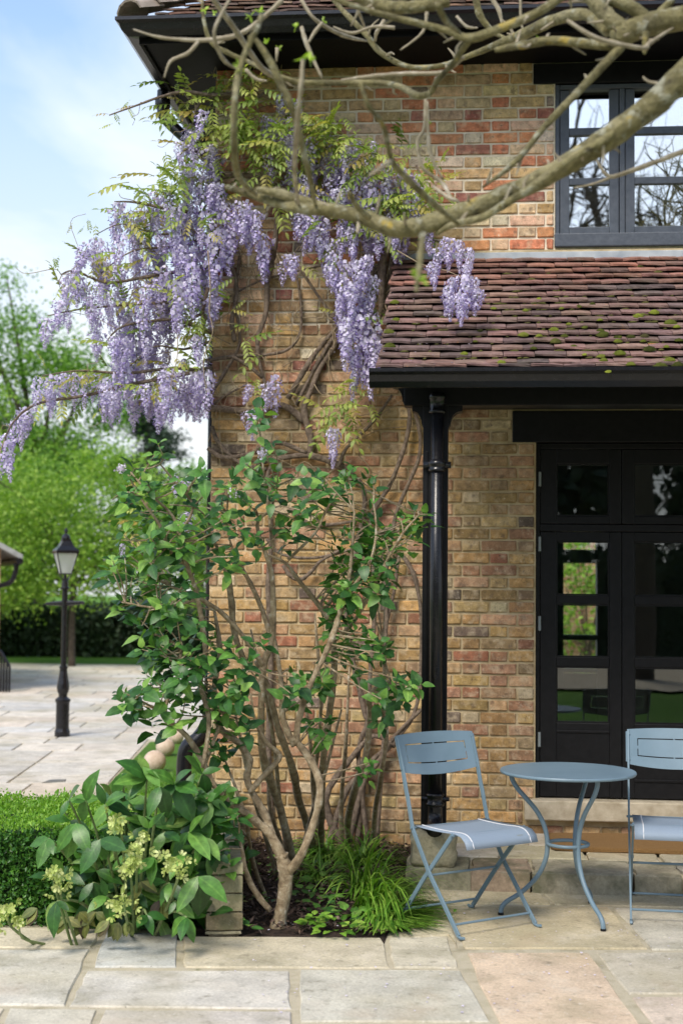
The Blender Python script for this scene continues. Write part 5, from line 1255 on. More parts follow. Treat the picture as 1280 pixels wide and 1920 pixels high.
# ================================================================== wisteria
wis = thing('wisteria', 'wisteria with hanging violet flower clusters trained over the brick wall and corner', 'climber', UZ(690, 1560, 0))
def wv(px, py, Y=-.05): return UY(px, py, Y)
VINES = [  # px, py, half width, offset from the wall
    [(668, 1590, 9), (684, 1440, 8), (690, 1360, 7), (684, 1338, 7), (671, 1281, 7), (658, 1224, 6), (648, 1162, 6), (655, 1090, 6), (684, 939, 6), (660, 888, 6), (630, 868, 7), (583, 854, 9)],
    [(690, 1590, 8), (672, 1417, 6), (689, 1350, 6), (694, 1260, 6), (702, 1157, 6), (702, 1090, 6), (694, 978, 6), (727, 916, 6), (745, 875, 6), (763, 818, 6), (766, 766, 5), (740, 700, 5)],
    [(705, 1590, 7), (720, 1376, 5), (724, 1312, 5), (720, 1240, 5), (725, 1160, 5), (722, 1090, 5), (735, 1000, 5), (745, 955, 5), (766, 905, 5), (787, 849, 5), (781, 784, 5), (750, 720, 4)],
    [(720, 1183, 5), (738, 1111, 5), (745, 1060, 5), (751, 1040, 5), (771, 1068, 6), (781, 1099, 6), (789, 1157, 5), (788, 1260, 5), (775, 1340, 5), (730, 1400, 6), (690, 1440, 7), (650, 1592, 9)],
    [(645, 1592, 10), (610, 1500, 9), (660, 1420, 8), (700, 1380, 6), (740, 1400, 5)], [(615, 1592, 9), (650, 1480, 8), (700, 1440, 7), (740, 1380, 5), (790, 1330, 4)],
    [(580, 850, 10), (583, 823, 9), (570, 771, 9), (582, 734, 8), (600, 690, 8), (627, 649, 8), (647, 610, 8), (690, 560, 9), (715, 500, 12), (720, 450, 14)],
    [(540, 748, 7), (577, 683, 7), (605, 645, 6), (633, 613, 6), (680, 570, 7), (705, 510, 9)], [(555, 760, 5), (590, 690, 5), (620, 640, 5), (650, 600, 5), (700, 540, 7), (725, 470, 9)],
    [(480, 869, 7), (520, 860, 7), (583, 854, 8), (635, 875, 7), (660, 890, 6)], [(390, 765, 10), (430, 768, 9), (480, 772, 9), (530, 760, 9), (570, 790, 10)],
    [(390, 840, 6), (420, 858, 6), (470, 850, 6), (520, 830, 6), (575, 850, 6)], [(398, 800, 6), (410, 830, 6), (450, 868, 5), (500, 880, 5)],
    [(501, 526, 7), (498, 587, 7), (483, 635, 7), (487, 683, 5), (500, 730, 4)], [(515, 460, 8), (508, 500, 8), (501, 530, 7)],
    [(386, 677, 5), (440, 668, 5), (492, 666, 4), (540, 655, 4), (563, 621, 3.5), (563, 557, 3.5), (554, 514, 3.5)], [(436, 669, 5), (465, 685, 5), (492, 708, 5)], [(394, 582, 3), (484, 528, 3), (619, 495, 3)], [(397, 759, 3), (430, 738, 3), (464, 720, 3)],
    [(450, 480, 5), (440, 560, 5), (450, 640, 4), (420, 700, 5), (395, 740, 5)], [(425, 470, 6), (445, 540, 5), (435, 600, 6), (440, 640, 6)], [(544, 952, 5), (583, 983, 5), (660, 978, 4), (720, 960, 3)], [(531, 1060, 6), (545, 1080, 6), (565, 1086, 6), (585, 1070, 5), (601, 1052, 4), (640, 1030, 4)],
    [(500, 1010, 4), (530, 1040, 4), (600, 1045, 4), (690, 1020, 3)], [(512, 1592, 8), (503, 1400, 7), (508, 1250, 7), (503, 1100, 7), (509, 1000, 6), (500, 900, 6), (520, 860, 6)],
    [(635, 875, 5), (650, 840, 4), (700, 790, 4), (735, 740, 3)], [(560, 500, 4), (600, 560, 4), (630, 600, 3)], [(720, 480, 10), (715, 540, 9), (712, 590, 7), (690, 640, 5)], [(735, 470, 8), (728, 540, 7), (722, 590, 5)],
    [(720, 455, 14), (690, 420, 12), (640, 400, 10), (580, 380, 9), (520, 350, 8), (470, 330, 7), (430, 330, 6), (400, 340, 6)], [(440, 330, 6), (450, 260, 5), (470, 200, 4), (500, 170, 3)], [(720, 450, 8), (760, 400, 6), (790, 350, 4), (780, 310, 3)], [(720, 455, 6), (780, 450, 4), (830, 455, 3), (870, 480, 3), (885, 530, 2.5)],
    [(530, 350, 7), (520, 420, 7), (512, 470, 8)], [(560, 380, 6), (600, 300, 5), (620, 260, 4), (610, 220, 3)]]
vs = [VINES[i] for i in range(len(VINES))]
VP = []
for st in vs:
    off = random.uniform(-.10, -.03)
    P = [wv(x, y, off - (.09 if y < 480 else 0) + random.uniform(-.015, .015)) for x, y, w_ in st]; r = [w_ / F * 8.9 * .72 for x, y, w_ in st]
    m = MB(); tube(m, P, r, 7, 4, .12); m.build('vine', M_VINE, wis, smooth=True); VP.append(smooth_path(P, r, 4)[0])
ARMS = [  # arms reaching out past the corner
    [(400, 440, -.15), (330, 462, -.25), (250, 470, -.3), (190, 512, -.3)], [(405, 400, -.15), (330, 395, -.3), (260, 380, -.35), (215, 378, -.35)], [(400, 625, -.1), (340, 602, -.2), (300, 600, -.25), (230, 612, -.3), (200, 640, -.3)],
    [(395, 640, -.1), (345, 655, -.1), (290, 650, -.2), (240, 690, -.25)], [(398, 690, -.1), (330, 705, -.2), (240, 722, -.3), (160, 742, -.35), (90, 752, -.4), (50, 768, -.4), (20, 800, -.4), (0, 850, -.4)], [(400, 700, -.1), (330, 690, -.2), (240, 700, -.3), (150, 695, -.35), (80, 705, -.4)],
    [(400, 560, -.1), (330, 566, -.25), (230, 572, -.3), (150, 580, -.3), (90, 592, -.3)], [(400, 500, -.1), (330, 510, -.2), (270, 520, -.3), (200, 530, -.3), (140, 508, -.3), (115, 515, -.3)], [(420, 330, -.15), (380, 290, -.25), (350, 280, -.3), (330, 300, -.3)],
    [(480, 172, -.12), (400, 178, -.3), (345, 172, -.35), (300, 182, -.4), (250, 200, -.4), (205, 216, -.4)], [(440, 180, -.2), (380, 190, -.25), (365, 215, -.3), (360, 240, -.3)], [(395, 600, -.08), (375, 590, -.1), (360, 600, -.1), (330, 625, -.12)], [(392, 770, -.08), (375, 750, -.08), (360, 735, -.1), (345, 725, -.1)],
    [(400, 470, -.2), (360, 430, -.3), (300, 440, -.3), (230, 420, -.35), (180, 440, -.35)], [(390, 540, -.2), (380, 600, -.2), (392, 680, -.2)]]
arm = []
for st in ARMS:
    P = [wv(*q) for q in st]; m = MB(); tube(m, P, np.linspace(.016, .004, len(P)) * random.uniform(.6, 1), 6, 4, .1); m.build('vine', M_VINE, wis, smooth=True); arm.append(smooth_path(P, np.ones(len(P)), 5)[0])
ten = MB()
def tendril(p, q, r=.0022, sag=.1):
    k = [p]; n = random.randint(3, 5)
    for i in range(1, n): t = i / n; k.append(p * (1 - t) + q * t + rng.normal(size=3) * sag * np.array([1, .4, 1]) * np.linalg.norm(q - p))
    k.append(q); tube(ten, k, np.linspace(r, r * .6, len(k)), 5, 4)
for _ in range(210):       # dry tendrils over the wall and by the roof edge
    zone = random.choices([(400, 640, 460, 780), (640, 760, 430, 640), (400, 520, 130, 330), (400, 760, 780, 900), (420, 780, 300, 470)], [5, 4, 4, 2, 3])[0]
    x, y = random.uniform(zone[0], zone[1]), random.uniform(zone[2], zone[3]); a = random.uniform(0, 6.28); L = random.uniform(40, 150)
    x2 = min(max(x + math.cos(a) * L, 396), 790); tendril(wv(x, y, random.uniform(-.12, -.02)), wv(x2, y + math.sin(a) * L * 1.2, random.uniform(-.12, -.02)), random.uniform(.0015, .004))
for _ in range(85):        # twigs among the arms
    q = random.choice(arm); p = q[random.randrange(len(q))]; tendril(p, p + rng.normal(size=3) * np.array([.16, .08, .14]), random.uniform(.0015, .0035))
tendril(wv(390, 470, -.45), wv(388, 740, -.45), .004, .02); tendril(wv(330, 610, -.45), wv(318, 755, -.45), .0035, .05); tendril(wv(745, 470, -.5), wv(910, 560, -.9), .003, .03); tendril(wv(640, 420, -.3), wv(560, 470, -.3), .003, .05)
for (a_, b_) in [((735, 640), (640, 770)), ((770, 740), (640, 840)), ((760, 800), (620, 830)), ((700, 700), (655, 790))]: tendril(wv(*a_), wv(*b_), .003, .04)
ten.build('tendrils', M_TENDRIL, wis, smooth=True, kind='stuff')

def raceme_mesh(n, pale):
    m = MB(); L = 1.0
    tube(m, [(0, 0, .03), (.01, 0, -.5), (0, .01, -1.0)], [.012, .009, .004], 4, 2, c=(.30, .32, .18))
    for i in range(n):
        t = ((i + .5) / n) ** 1.05; a = i * 2.39996 + random.uniform(-.35, .35)
        rad = .20 * (1 - .86 * t ** 1.15) * (1 if t > .06 else .6) * random.uniform(.5, 1.2)
        c = np.array([math.cos(a) * rad, math.sin(a) * rad, -t * .97 - .02]); s = (.070 if t < .75 else .055 - .02 * t) * random.uniform(.75, 1.25)
        od = nrm(np.array([math.cos(a), math.sin(a), random.uniform(-.6, .3)]) + rng.normal(size=3) * .35); upv = nrm(np.array([0, 0, 1.]) - od * od[2]); sd_ = np.cross(od, upv)
        k = random.random(); pz = 1 - t * .85
        lil = np.array([.66, .56, .88]) * (1 - pale * pz) + np.array([.80, .76, .90]) * pale * pz; vio = np.array([.34, .23, .64]) * (1 - .4 * pale) + np.array([.56, .47, .80]) * .4 * pale
        wt = random.random() ** 1.6 * .75; lil = (lil * (1 - wt) + np.array([.86, .84, .92]) * wt) * (.72 + .38 * k); vio = vio * (.6 + .6 * random.random())
        # banner
        m.add([c - sd_ * s * .55 + upv * s * .1, c + upv * s * -.1 + od * s * .15, c + sd_ * s * .55 + upv * s * .1, c + sd_ * s * .4 + upv * s * .85 - od * s * .15, c + upv * s * .95 - od * s * .1, c - sd_ * s * .4 + upv * s * .85 - od * s * .15],
              [(0, 1, 4, 5), (1, 2, 3, 4)], c=tuple(lil))
        # keel and wings
        m.add([c - sd_ * s * .22, c + sd_ * s * .22, c + od * s * .75 - upv * s * .28, c - upv * s * .38 + od * s * .2], [(0, 3, 2), (1, 2, 3), (0, 2, 1)], c=tuple(vio))
    return m.mesh('flower_cluster')
RM = [raceme_mesh(95, .2), raceme_mesh(135, .55), raceme_mesh(80, .35), raceme_mesh(120, .8), raceme_mesh(60, .1), raceme_mesh(110, 1.0)]
for me in RM: me.materials.append(M_FLOWER)
RL = """225,380,90 250,400,70 190,450,90 215,470,85 235,440,80 200,500,60 290,400,60 255,480,90 300,460,100 330,440,70 345,450,90 360,480,110 385,470,100 400,440,90 405,400,70 380,350,90 400,330,80 420,380,80 440,400,80 465,400,75 480,395,70 455,380,70
495,440,80 490,470,50 355,310,60 345,290,50 365,270,60 350,330,50 380,208,50 400,290,70 290,520,80 300,560,80 270,560,70 240,570,80 225,600,70 260,600,90 285,610,80 320,540,70 340,530,80 350,560,70 380,520,80 405,520,70 395,560,50
230,640,90 255,640,100 245,690,80 220,700,80 205,720,70 265,680,60 90,597,55 140,505,60 125,520,50 150,520,50 75,710,60 100,705,70 120,700,60 140,700,70 160,705,60 180,700,60 195,710,70 215,740,50
310,700,60 330,695,70 345,710,60 370,700,80 388,695,90 380,740,50 300,755,50 320,750,50 290,720,60 270,720,50 40,775,60 27,790,70 12,815,80 5,850,60 50,765,50 330,395,70 275,450,70 310,500,80 375,400,80 345,385,70 360,420,90 320,600,60 280,650,60 300,670,50
665,265,60 700,265,30 650,330,80 680,330,90 700,340,80 720,330,70 670,370,70 640,370,60 545,330,70 570,350,70 500,290,50 580,410,60 560,400,50 600,430,60 615,450,80 640,420,70 660,430,60 690,430,50 710,430,50 740,450,40 545,480,50 530,490,40
630,480,70 650,490,80 670,490,70 640,520,80 660,540,90 680,540,80 640,570,80 665,580,90 690,590,90 660,620,90 680,630,100 695,620,80 670,660,80 690,560,70 620,500,50 650,600,80 700,640,70 680,670,60
820,470,60 840,450,60 860,455,60 880,470,60 810,500,50 875,500,40 850,530,70 870,525,80 890,530,60 840,545,60 860,560,60 895,550,50 515,705,75 500,720,50 470,722,40 625,805,65 465,770,50 328,890,40 350,960,40 345,900,30 230,1020,30 600,360,60 620,330,50 760,430,40 800,430,50"""
PALE = "650,275,60 690,300,60 725,300,60 755,345,60 700,380,50 735,380,50 620,255,40 590,390,50 530,178,50 555,190,60 500,220,50 515,222,50 530,225,45 545,222,45 740,310,60 760,320,60 780,330,60 555,320,60 575,330,60 410,345,60 590,300,50 610,280,50 630,290,50 690,480,60 700,520,60"
placed = []
def put_raceme(x, y, L, pale):
    left = x < 395
    if left: Y = random.uniform(-.5, .05)
    elif x > 790 and y > 430: Y = None
    else: Y = random.uniform(-.34, -.14) - (.1 if 600 < x < 710 and y > 470 else 0)
    top = wv(x, y, Y) if Y is not None else on_roof(x, y + L, .10) + np.array([0, -.06, L / F * 8.2])
    s = L / F * proj(top)[2] * random.uniform(1.0, 1.25); s = max(s, .11)
    w_ = random.uniform(.85, 1.25) * (1.25 if L < 60 else 1.0); a = random.uniform(0, 6.28); tl = rng.normal(size=2) * .12
    if Y is None: s *= .9
    z = nrm((tl[0], tl[1], 1)); m = frame((math.cos(a), math.sin(a), 0), z, top, (s * w_, s * w_, s))
    k = random.choice([3, 5, 1]) if pale else (random.choice([1, 3, 1, 3, 2]) if (600 < x < 900 and y > 440) else random.choice([0, 1, 2, 4, 0, 2]))
    put(RM[k], 'flower_cluster', None, wis, matrix=m); placed.append((top, s))
for q in RL.split():
    x, y, L = map(float, q.split(',')); put_raceme(x, y, L, False)
    if (x < 420 and y < 780 and x > 60) or (600 < x < 710 and 470 < y < 700):
        if random.random() < .12: put_raceme(x + random.uniform(-24, 24), y + random.uniform(-22, 22), L * random.uniform(.6, .95), random.random() < .25)
for poly_, n_ in (([(170, 430), (330, 330), (400, 330), (400, 700), (230, 700), (170, 560)], 46), ([(60, 690), (230, 690), (390, 680), (390, 730), (230, 745), (60, 740)], 16), ([(330, 240), (400, 200), (420, 420), (330, 400)], 16), ([(85, 480), (200, 400), (220, 640), (110, 620)], 18), ([(500, 200), (640, 250), (800, 330), (800, 440), (560, 440)], 26)):
    bx_ = [q[0] for q in poly_]; by_ = [q[1] for q in poly_]
    for _ in range(n_):
        while True:
            x, y = random.uniform(min(bx_), max(bx_)), random.uniform(min(by_), max(by_)); ins = False
            for i in range(len(poly_)):
                (xa, ya), (xb, yb) = poly_[i], poly_[i - 1]
                if (ya > y) != (yb > y) and x < (xb - xa) * (y - ya) / (yb - ya) + xa: ins = not ins
            if ins: break
        put_raceme(x, y, random.uniform(34, 62), random.random() < .3)
for q in PALE.split(): put_raceme(*map(float, q.split(',')), True)

def pinnate(n, bend):
    m = MB(); P = []
    for i in range(6): t = i / 5; P.append((0, t, -bend * t * t))
    tube(m, P, [.012, .011, .01, .009, .007, .005], 4, 1)
    lf = mesh_arrays(leaf_mesh('l', 1, .42, 3, .15, .35, shape='lance'))
    for i in range(n):
        t = .22 + .78 * i / (n - 1); c = np.array([0, t, -bend * t * t]); L = .34 * (1 - .35 * abs(t - .6)) * random.uniform(.85, 1.15)
        for s in ((-1, 1) if i < n - 1 else (0,)):
            d = nrm((s * .9, .55 if s else 1, -.25 + random.uniform(-.2, .2))); M = frame(d, (random.uniform(-.2, .2), 0, 1), c, (L, L, L)); v, f, _ = lf; m.add(v @ M[:3, :3].T + M[:3, 3], f)
    return m.mesh('leaf', True)
PM = [pinnate(5, .3), pinnate(6, .55), pinnate(5, .15), pinnate(4, .4)]
for me in PM: me.materials.append(M_WLEAF)
ZL = [((400, 130), (500, 330), 40), ((480, 200), (640, 330), 62), ((620, 270), (840, 440), 70), ((300, 250), (420, 380), 34), ((190, 330), (400, 420), 48), ((180, 420), (400, 700), 46), ((60, 690), (390, 740), 22), ((330, 170), (410, 250), 16), ((560, 400), (720, 500), 14), ((400, 520), (480, 640), 10), ((600, 740), (700, 800), 12), ((230, 400), (400, 640), 24), ((340, 560), (400, 640), 8), ((100, 480), (200, 560), 10), ((620, 540), (700, 600), 5), ((60, 690), (240, 760), 14), ((480, 640), (500, 760), 4), ((220, 910), (340, 1030), 5), ((500, 330), (640, 400), 16)]
for (a_, b_, n) in ZL:
    for _ in range(n):
        x, y = random.uniform(a_[0], b_[0]), random.uniform(a_[1], b_[1])
        if x < 400 and y < 330 and (x - 300) + (y - 300) * .55 < -10 + random.uniform(-20, 20) and y > 230: continue
        if y < 420 and x < 330 and y < 420 - (x - 190) * .75: continue
        Y = random.uniform(-.45, .0) if x < 395 else random.uniform(-.36, -.08)
        c = wv(x, y, Y); a = random.uniform(0, 6.28); d = nrm((math.cos(a), -.45, math.sin(a) * .6)); L = random.uniform(.10, .19)
        put(random.choice(PM), 'leaf', None, wis, matrix=frame(d, (random.uniform(-.3, .3), -.5, .8), c, L))
for (x, y) in [(203, 214), (215, 210), (228, 205), (240, 202), (212, 232), (250, 198), (330, 175), (310, 182), (350, 190), (340, 215), (355, 220), (100, 482), (112, 480), (125, 440), (165, 410), (180, 420), (145, 440)]:
    c = wv(x, y, -.35); a = random.uniform(0, 6.28); d = nrm((math.cos(a), -.3, math.sin(a))); put(random.choice(PM), 'leaf', None, wis, matrix=frame(d, (0, -.6, .8), c, random.uniform(.05, .09)))
for (x, y, r, n) in [(545, 250, 45, 26), (610, 250, 40, 22), (500, 270, 35, 18), (740, 380, 50, 26), (690, 290, 35, 14), (470, 160, 40, 18), (440, 235, 30, 14), (800, 400, 35, 12), (640, 760, 35, 12), (300, 360, 50, 18), (350, 200, 30, 12)]:
    for _ in range(n):
        c = wv(random.gauss(x, r * .55), random.gauss(y, r * .55), random.uniform(-.42, -.16)); a = random.uniform(0, 6.28); d = nrm((math.cos(a), -.55, math.sin(a) * .5 - .1))
        put(random.choice(PM), 'leaf', None, wis, matrix=frame(d, (random.uniform(-.3, .3), -.5, .8), c, random.uniform(.11, .2)))
# fallen petals
P = [on_roof(random.gauss(790, 55), random.uniform(500, 690), .05) for _ in range(60)] + [UZ(random.uniform(420, 1270), random.uniform(1700, 1900), .006) for _ in range(150)] + [UZ(random.uniform(470, 740), random.uniform(1560, 1740), .03) for _ in range(50)]
cloud(MB(), np.array(P), .013, nb=(0, 0, 1), bias=.8, aspect=.9).build('fallen_petals', M_PETAL, None, kind='stuff', label='pale fallen wisteria petals on paving, bed and porch tiles', cat='petals')

# ================================================================== overhanging tree (trunk stands right of the picture)
TB = CAM + CR @ np.array([3.3, 0, -3.9]); TB[2] = 0
mag = thing('overhanging_tree', 'bare lichen covered tree whose branches hang across the top of the view', 'tree', TB)
BR = [  # px, py, half width px, distance
    [(1340, 90, 33, 4.1), (1280, 145, 31, 4.1), (1200, 215, 27, 4.1), (1100, 285, 24, 4.15), (1000, 342, 23, 4.2), (900, 385, 21, 4.25), (820, 415, 20, 4.3), (745, 430, 20, 4.3), (690, 410, 17, 4.35), (620, 394, 15, 4.4), (570, 392, 13, 4.4), (520, 380, 11, 4.45), (470, 364, 10, 4.5), (422, 350, 7, 4.5)],
    [(640, 398, 11, 4.4), (570, 378, 11, 4.42), (520, 362, 10, 4.42), (482, 355, 9, 4.45)],
    [(1183, 215, 9, 4.1), (1143, 255, 9, 4.1), (1071, 297, 9, 4.1), (1000, 349, 9, 4.15), (928, 394, 8, 4.2), (899, 410, 8, 4.2), (849, 421, 7, 4.25), (815, 440, 5, 4.3)],
    [(1340, 15, 27, 4.4), (1280, 33, 27, 4.4), (1210, 48, 26, 4.4), (1165, 66, 27, 4.4), (1148, 75, 25, 4.4)],
    [(1170, 60, 20, 4.4), (1135, 28, 18, 4.4), (1105, -5, 16, 4.4), (1060, -45, 14, 4.4)],
    [(1215, 40, 16, 4.4), (1180, 12, 14, 4.4), (1120, -8, 13, 4.4), (1060, -40, 12, 4.4)],
    [(1160, 82, 14, 4.4), (1120, 84, 10, 4.4), (1040, 76, 9, 4.45), (980, 84, 9, 4.45), (928, 94, 8, 4.5)],
    [(1165, 86, 9, 4.4), (1079, 176, 8, 4.35), (1021, 237, 7, 4.35), (964, 305, 6, 4.3), (903, 352, 4, 4.3)],
    [(1140, 60, 12, 4.5), (1095, 27, 12, 4.6), (1032, 40, 12, 4.8), (978, 66, 12, 5.0), (955, 74, 9, 5.1), (870, 108, 5, 5.3), (820, 124, 5, 5.3), (762, 124, 5, 5.3), (712, 97, 6, 5.3), (683, 61, 6, 5.3), (637, 14, 5, 5.3), (610, -20, 5, 5.3)],
    [(1075, -25, 10, 4.2), (1010, 22, 9, 4.2), (940, 52, 9, 4.25), (880, 72, 9, 4.3), (840, 58, 7, 4.3), (790, 45, 7, 4.3), (720, 28, 6, 4.3), (640, 3, 5, 4.3), (600, -15, 5, 4.3)],
    [(880, 72, 8, 4.3), (868, 90, 7, 4.35), (850, 118, 6, 4.4), (820, 150, 6, 4.45), (808, 172, 6, 4.5), (784, 180, 7, 4.5), (748, 162, 6, 4.6), (701, 155, 6, 4.7), (576, 155, 6, 4.8), (522, 144, 6, 4.8), (479, 122, 5, 4.9), (432, 101, 5, 4.9), (396, 79, 5, 4.9), (382, 36, 4, 4.9), (380, 0, 4, 4.9)],
    [(840, 2, 12, 4.3), (800, 10, 13, 4.3), (740, 14, 13, 4.35), (690, 2, 11, 4.4), (640, -14, 10, 4.4)],
    [(868, 108, 4, 4.4), (830, 135, 4, 4.5), (760, 138, 4, 4.6), (700, 142, 4, 4.6), (640, 150, 4, 4.7)],
    [(529, 0, 5, 4.5), (479, 45, 5, 4.5), (443, 66, 5, 4.5), (400, 74, 5, 4.5), (360, 75, 4, 4.5), (300, 70, 3, 4.5), (250, 55, 2, 4.5)], [(372, 78, 4, 4.5), (352, 100, 4, 4.5), (320, 115, 3.5, 4.5), (308, 146, 2.5, 4.5)],
    [(398, -5, 6, 4.3), (432, 43, 6, 4.4), (468, 97, 6, 4.5), (497, 133, 6, 4.6), (525, 148, 5, 4.8)], [(490, 30, 5, 3.9), (482, 52, 6, 3.8), (461, 97, 6, 3.8), (446, 144, 7, 3.8), (439, 216, 7, 3.8), (441, 298, 7, 3.9), (450, 335, 7, 4.1), (480, 365, 7, 4.4)],
    [(465, 70, 4, 4.0), (479, 75, 5, 4.0), (504, 111, 7, 4.0), (525, 155, 8, 4.0), (547, 201, 7, 4.0), (561, 252, 7, 4.1), (580, 330, 6, 4.2), (592, 388, 6, 4.4)], [(568, 112, 4, 3.8), (563, 170, 5, 3.8), (556, 250, 6, 3.9), (552, 320, 5, 4.1), (560, 385, 5, 4.4)],
    [(565, 0, 4, 4.8), (590, 36, 4, 4.8), (640, 65, 4, 4.9), (687, 77, 4, 5.2)], [(565, 50, 4, 4.7), (576, 86, 5, 4.7), (604, 147, 5, 4.7)], [(605, 42, 3, 4.7), (590, 60, 4, 4.7), (578, 80, 4, 4.7)], [(672, 22, 4, 5.0), (684, 52, 4, 5.2)], [(720, 38, 4, 5.2), (706, 60, 4, 5.2), (703, 77, 4, 5.3)], [(800, 22, 4, 4.8), (792, 60, 3, 4.8), (750, 94, 3, 4.8)],
    [(676, 155, 4, 3.6), (690, 198, 5, 3.6), (719, 237, 5, 3.7), (734, 300, 6, 3.8), (766, 338, 7, 3.9), (811, 381, 7, 4.0), (859, 421, 6, 4.2)], [(734, 300, 5, 3.8), (710, 318, 4, 3.7), (690, 330, 3, 3.7)], [(690, 408, 7, 4.3), (668, 385, 6, 4.2), (655, 362, 6, 4.1)],
    [(797, 185, 3, 4.6), (795, 240, 4, 4.6), (782, 267, 4, 4.6), (792, 314, 4, 4.6), (827, 341, 4.5, 4.6), (845, 370, 5, 4.5)], [(800, 190, 3, 4.6), (806, 285, 4, 4.6), (830, 336, 4, 4.6)], [(812, 350, 3, 4.5), (840, 370, 4, 4.4), (860, 378, 5, 4.4)],
    [(1330, 270, 6, 4.6), (1280, 284, 6, 4.6), (1233, 302, 5, 4.6), (1176, 322, 5, 4.6), (1143, 331, 4, 4.6), (1125, 313, 3, 4.6), (1108, 280, 2, 4.6)], [(1150, 330, 3, 4.6), (1110, 345, 2.5, 4.6), (1075, 352, 2, 4.6)],
    [(1062, 38, 4, 4.2), (1118, 72, 5, 4.2), (1201, 90, 5, 4.25), (1219, 79, 5, 4.3), (1269, 47, 4, 4.4)], [(1210, 60, 7, 4.3), (1208, 90, 6, 4.3), (1207, 102, 4, 4.3)], [(890, -10, 8, 5.4), (900, 30, 7, 5.4), (925, 60, 5, 5.4), (950, 72, 4, 5.3)], [(920, -5, 5, 5.4), (935, 20, 5, 5.4), (940, 45, 4, 5.4)], [(975, -5, 3, 5), (976, 40, 3, 5), (982, 60, 3, 5)],
    [(820, 8, 7, 3.6), (836, 40, 6, 3.7), (862, 62, 6, 4.1)], [(855, 30, 3, 4.8), (875, 50, 3, 4.8), (895, 52, 3, 4.8)], [(792, 440, 6, 3.4), (788, 480, 7, 3.3), (780, 545, 7, 3.2)], [(740, 52, 4, 4.8), (700, 50, 3, 4.8), (660, 62, 3, 4.8), (625, 50, 3, 4.8)],
    [(430, 0, 3, 4.2), (402, 60, 4, 4.2), (418, 110, 4, 4.3), (445, 130, 4, 4.4)], [(460, 130, 3.5, 4.8), (480, 148, 4, 4.8), (500, 152, 3.5, 4.8)], [(520, 90, 4, 4.7), (518, 115, 4, 4.7)], [(1260, 0, 7, 4.4), (1240, 20, 9, 4.4), (1225, 42, 10, 4.4)],
]
for st in BR:
    P = [U(x, y, d) for x, y, w_, d in st]; r = [w_ / F * d * (.86 if max(q[2] for q in st) > 14 else .92) for x, y, w_, d in st]; r[-1] *= .55; big = max(q[2] for q in st) > 6.5
    m = MB(); tube(m, P, r, 12 if big else 7, 5, .07 if big else .12); m.build('branch', M_BARK if big else M_TWIG, mag, smooth=True)
k0 = U(1340, 15, 4.4); k1 = U(1340, 90, 4.1); crotch = TB + np.array([0, 0, 2.5])
for nm, P, r in [('trunk', [TB - (0, 0, .1), TB + (.03, .02, 1.2), crotch, crotch + (.05, -.05, 1.0)], [.17, .14, .13, .10]), ('branch', [crotch, crotch * .45 + k1 * .55 + (0, 0, .1), k1], [.10, .07, .052]), ('branch', [crotch + (.04, 0, .5), crotch * .45 + k0 * .55 + (0, 0, .4), k0], [.09, .06, .045])]:
    m = MB(); tube(m, P, r, 10, 5, .05); m.build(nm, M_BARK, mag, smooth=True)
cm = MB(); bounds = lambda p: p[2] > 1.58 + .445 * max(proj(p)[2], 0) + .25
def grow(p, d, L, r, lev):
    pts = [p]; q = p
    for _ in range(4):
        d = nrm(d + rng.normal(size=3) * .22 + np.array([0, 0, .05])); q = q + d * L / 4; pts.append(q)
    if not all(bounds(x) for x in pts[1:]) and lev > 0: return
    tube(cm, pts, np.linspace(r, r * .55, 5), 5 if lev > 1 else 6, 2)
    if lev < 5:
        for _ in range(3 if lev < 4 else 2): k = random.randint(1, 4); grow(pts[k], nrm(d + rng.normal(size=3) * .75), L * random.uniform(.6, .82), max(r * .55, .005), lev + 1)
for a in range(7):
    th = a * .9; grow(crotch + np.array([.05, -.05, 1.0]), nrm((math.cos(th) * .8 - .35, math.sin(th) * .8 + .1, .9)), 1.5, .07, 0)
cm.build('upper_branches', M_BARK, mag, smooth=True, kind='stuff')
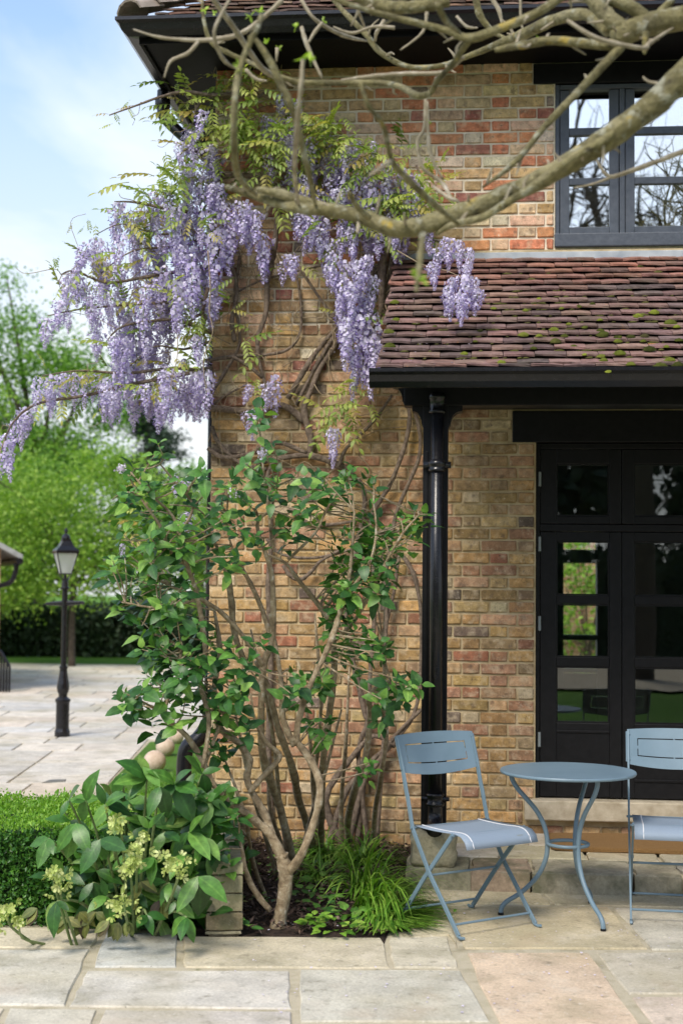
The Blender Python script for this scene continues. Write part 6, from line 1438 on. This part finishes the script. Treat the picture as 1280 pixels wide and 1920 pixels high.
sp_ = MB()
for st in BR[:12]:
    P, rr2 = smooth_path([U(x, y, d) for x, y, w_, d in st], [w_ / F * d * .86 for x, y, w_, d in st], 4)
    for k in range(1, len(P) - 1, 2):
        if random.random() < .55:
            dv = nrm(rng.normal(size=3) + np.array([0, 0, .3])); L = random.uniform(.02, .07); tube(sp_, [P[k], P[k] + dv * (rr2[k] + L * .5), P[k] + dv * (rr2[k] + L) + rng.normal(size=3) * .01], [.006, .0045, .002], 5, 2)
sp_.build('spurs', M_TWIG, mag, kind='stuff')
bl = leaf_mesh('bud', 1, .5, 3, .3, .1, shape='lance'); bl.materials.append(M_BUD)
for (x, y, d, n, s) in [(450, 128, 3.8, 5, .022), (470, 30, 4.5, 4, .02), (487, 24, 4.5, 4, .022), (500, 82, 4.6, 4, .016), (522, 90, 4.7, 3, .014), (556, 50, 4.7, 5, .02), (606, 40, 4.7, 4, .016), (566, 108, 3.8, 5, .022), (580, 112, 3.9, 4, .022), (385, 18, 4.8, 4, .018), (400, 25, 4.8, 3, .016), (785, 525, 3.2, 5, .022), (775, 520, 3.2, 4, .02), (1010, 72, 4.45, 2, .012), (803, 232, 4.6, 3, .014), (832, 298, 4.6, 3, .014), (440, 215, 3.8, 1, .012)]:
    c = U(x, y, d)
    for k in range(n): put(bl, 'bud', None, mag, matrix=frame(nrm(rng.normal(size=3) + (0, 0, .8)), rng.normal(size=3), c, s * random.uniform(.8, 1.4)))
# bare tree across the garden, mirrored in the upper window
bt = thing('bare_tree', 'bare branching tree across the garden, mirrored in the upper window', 'tree', (2.9, -17, 0))
cm = MB(); bounds = lambda p: True
tube(cm, [(2.9, -17, -.1), (2.95, -17, 2), (2.9, -17.1, 5.6)], [.3, .25, .2], 9, 3, .05)
for a in range(8):
    th = a * .63 + .2; grow(np.array([2.9, -17.1, 4.8 + .08 * a]), nrm((math.cos(th) * 1.0, math.sin(th) * .5, .95)), 2.9, .13, 0)
cm.build('branches', M_TRUNK, bt, smooth=True, kind='stuff')
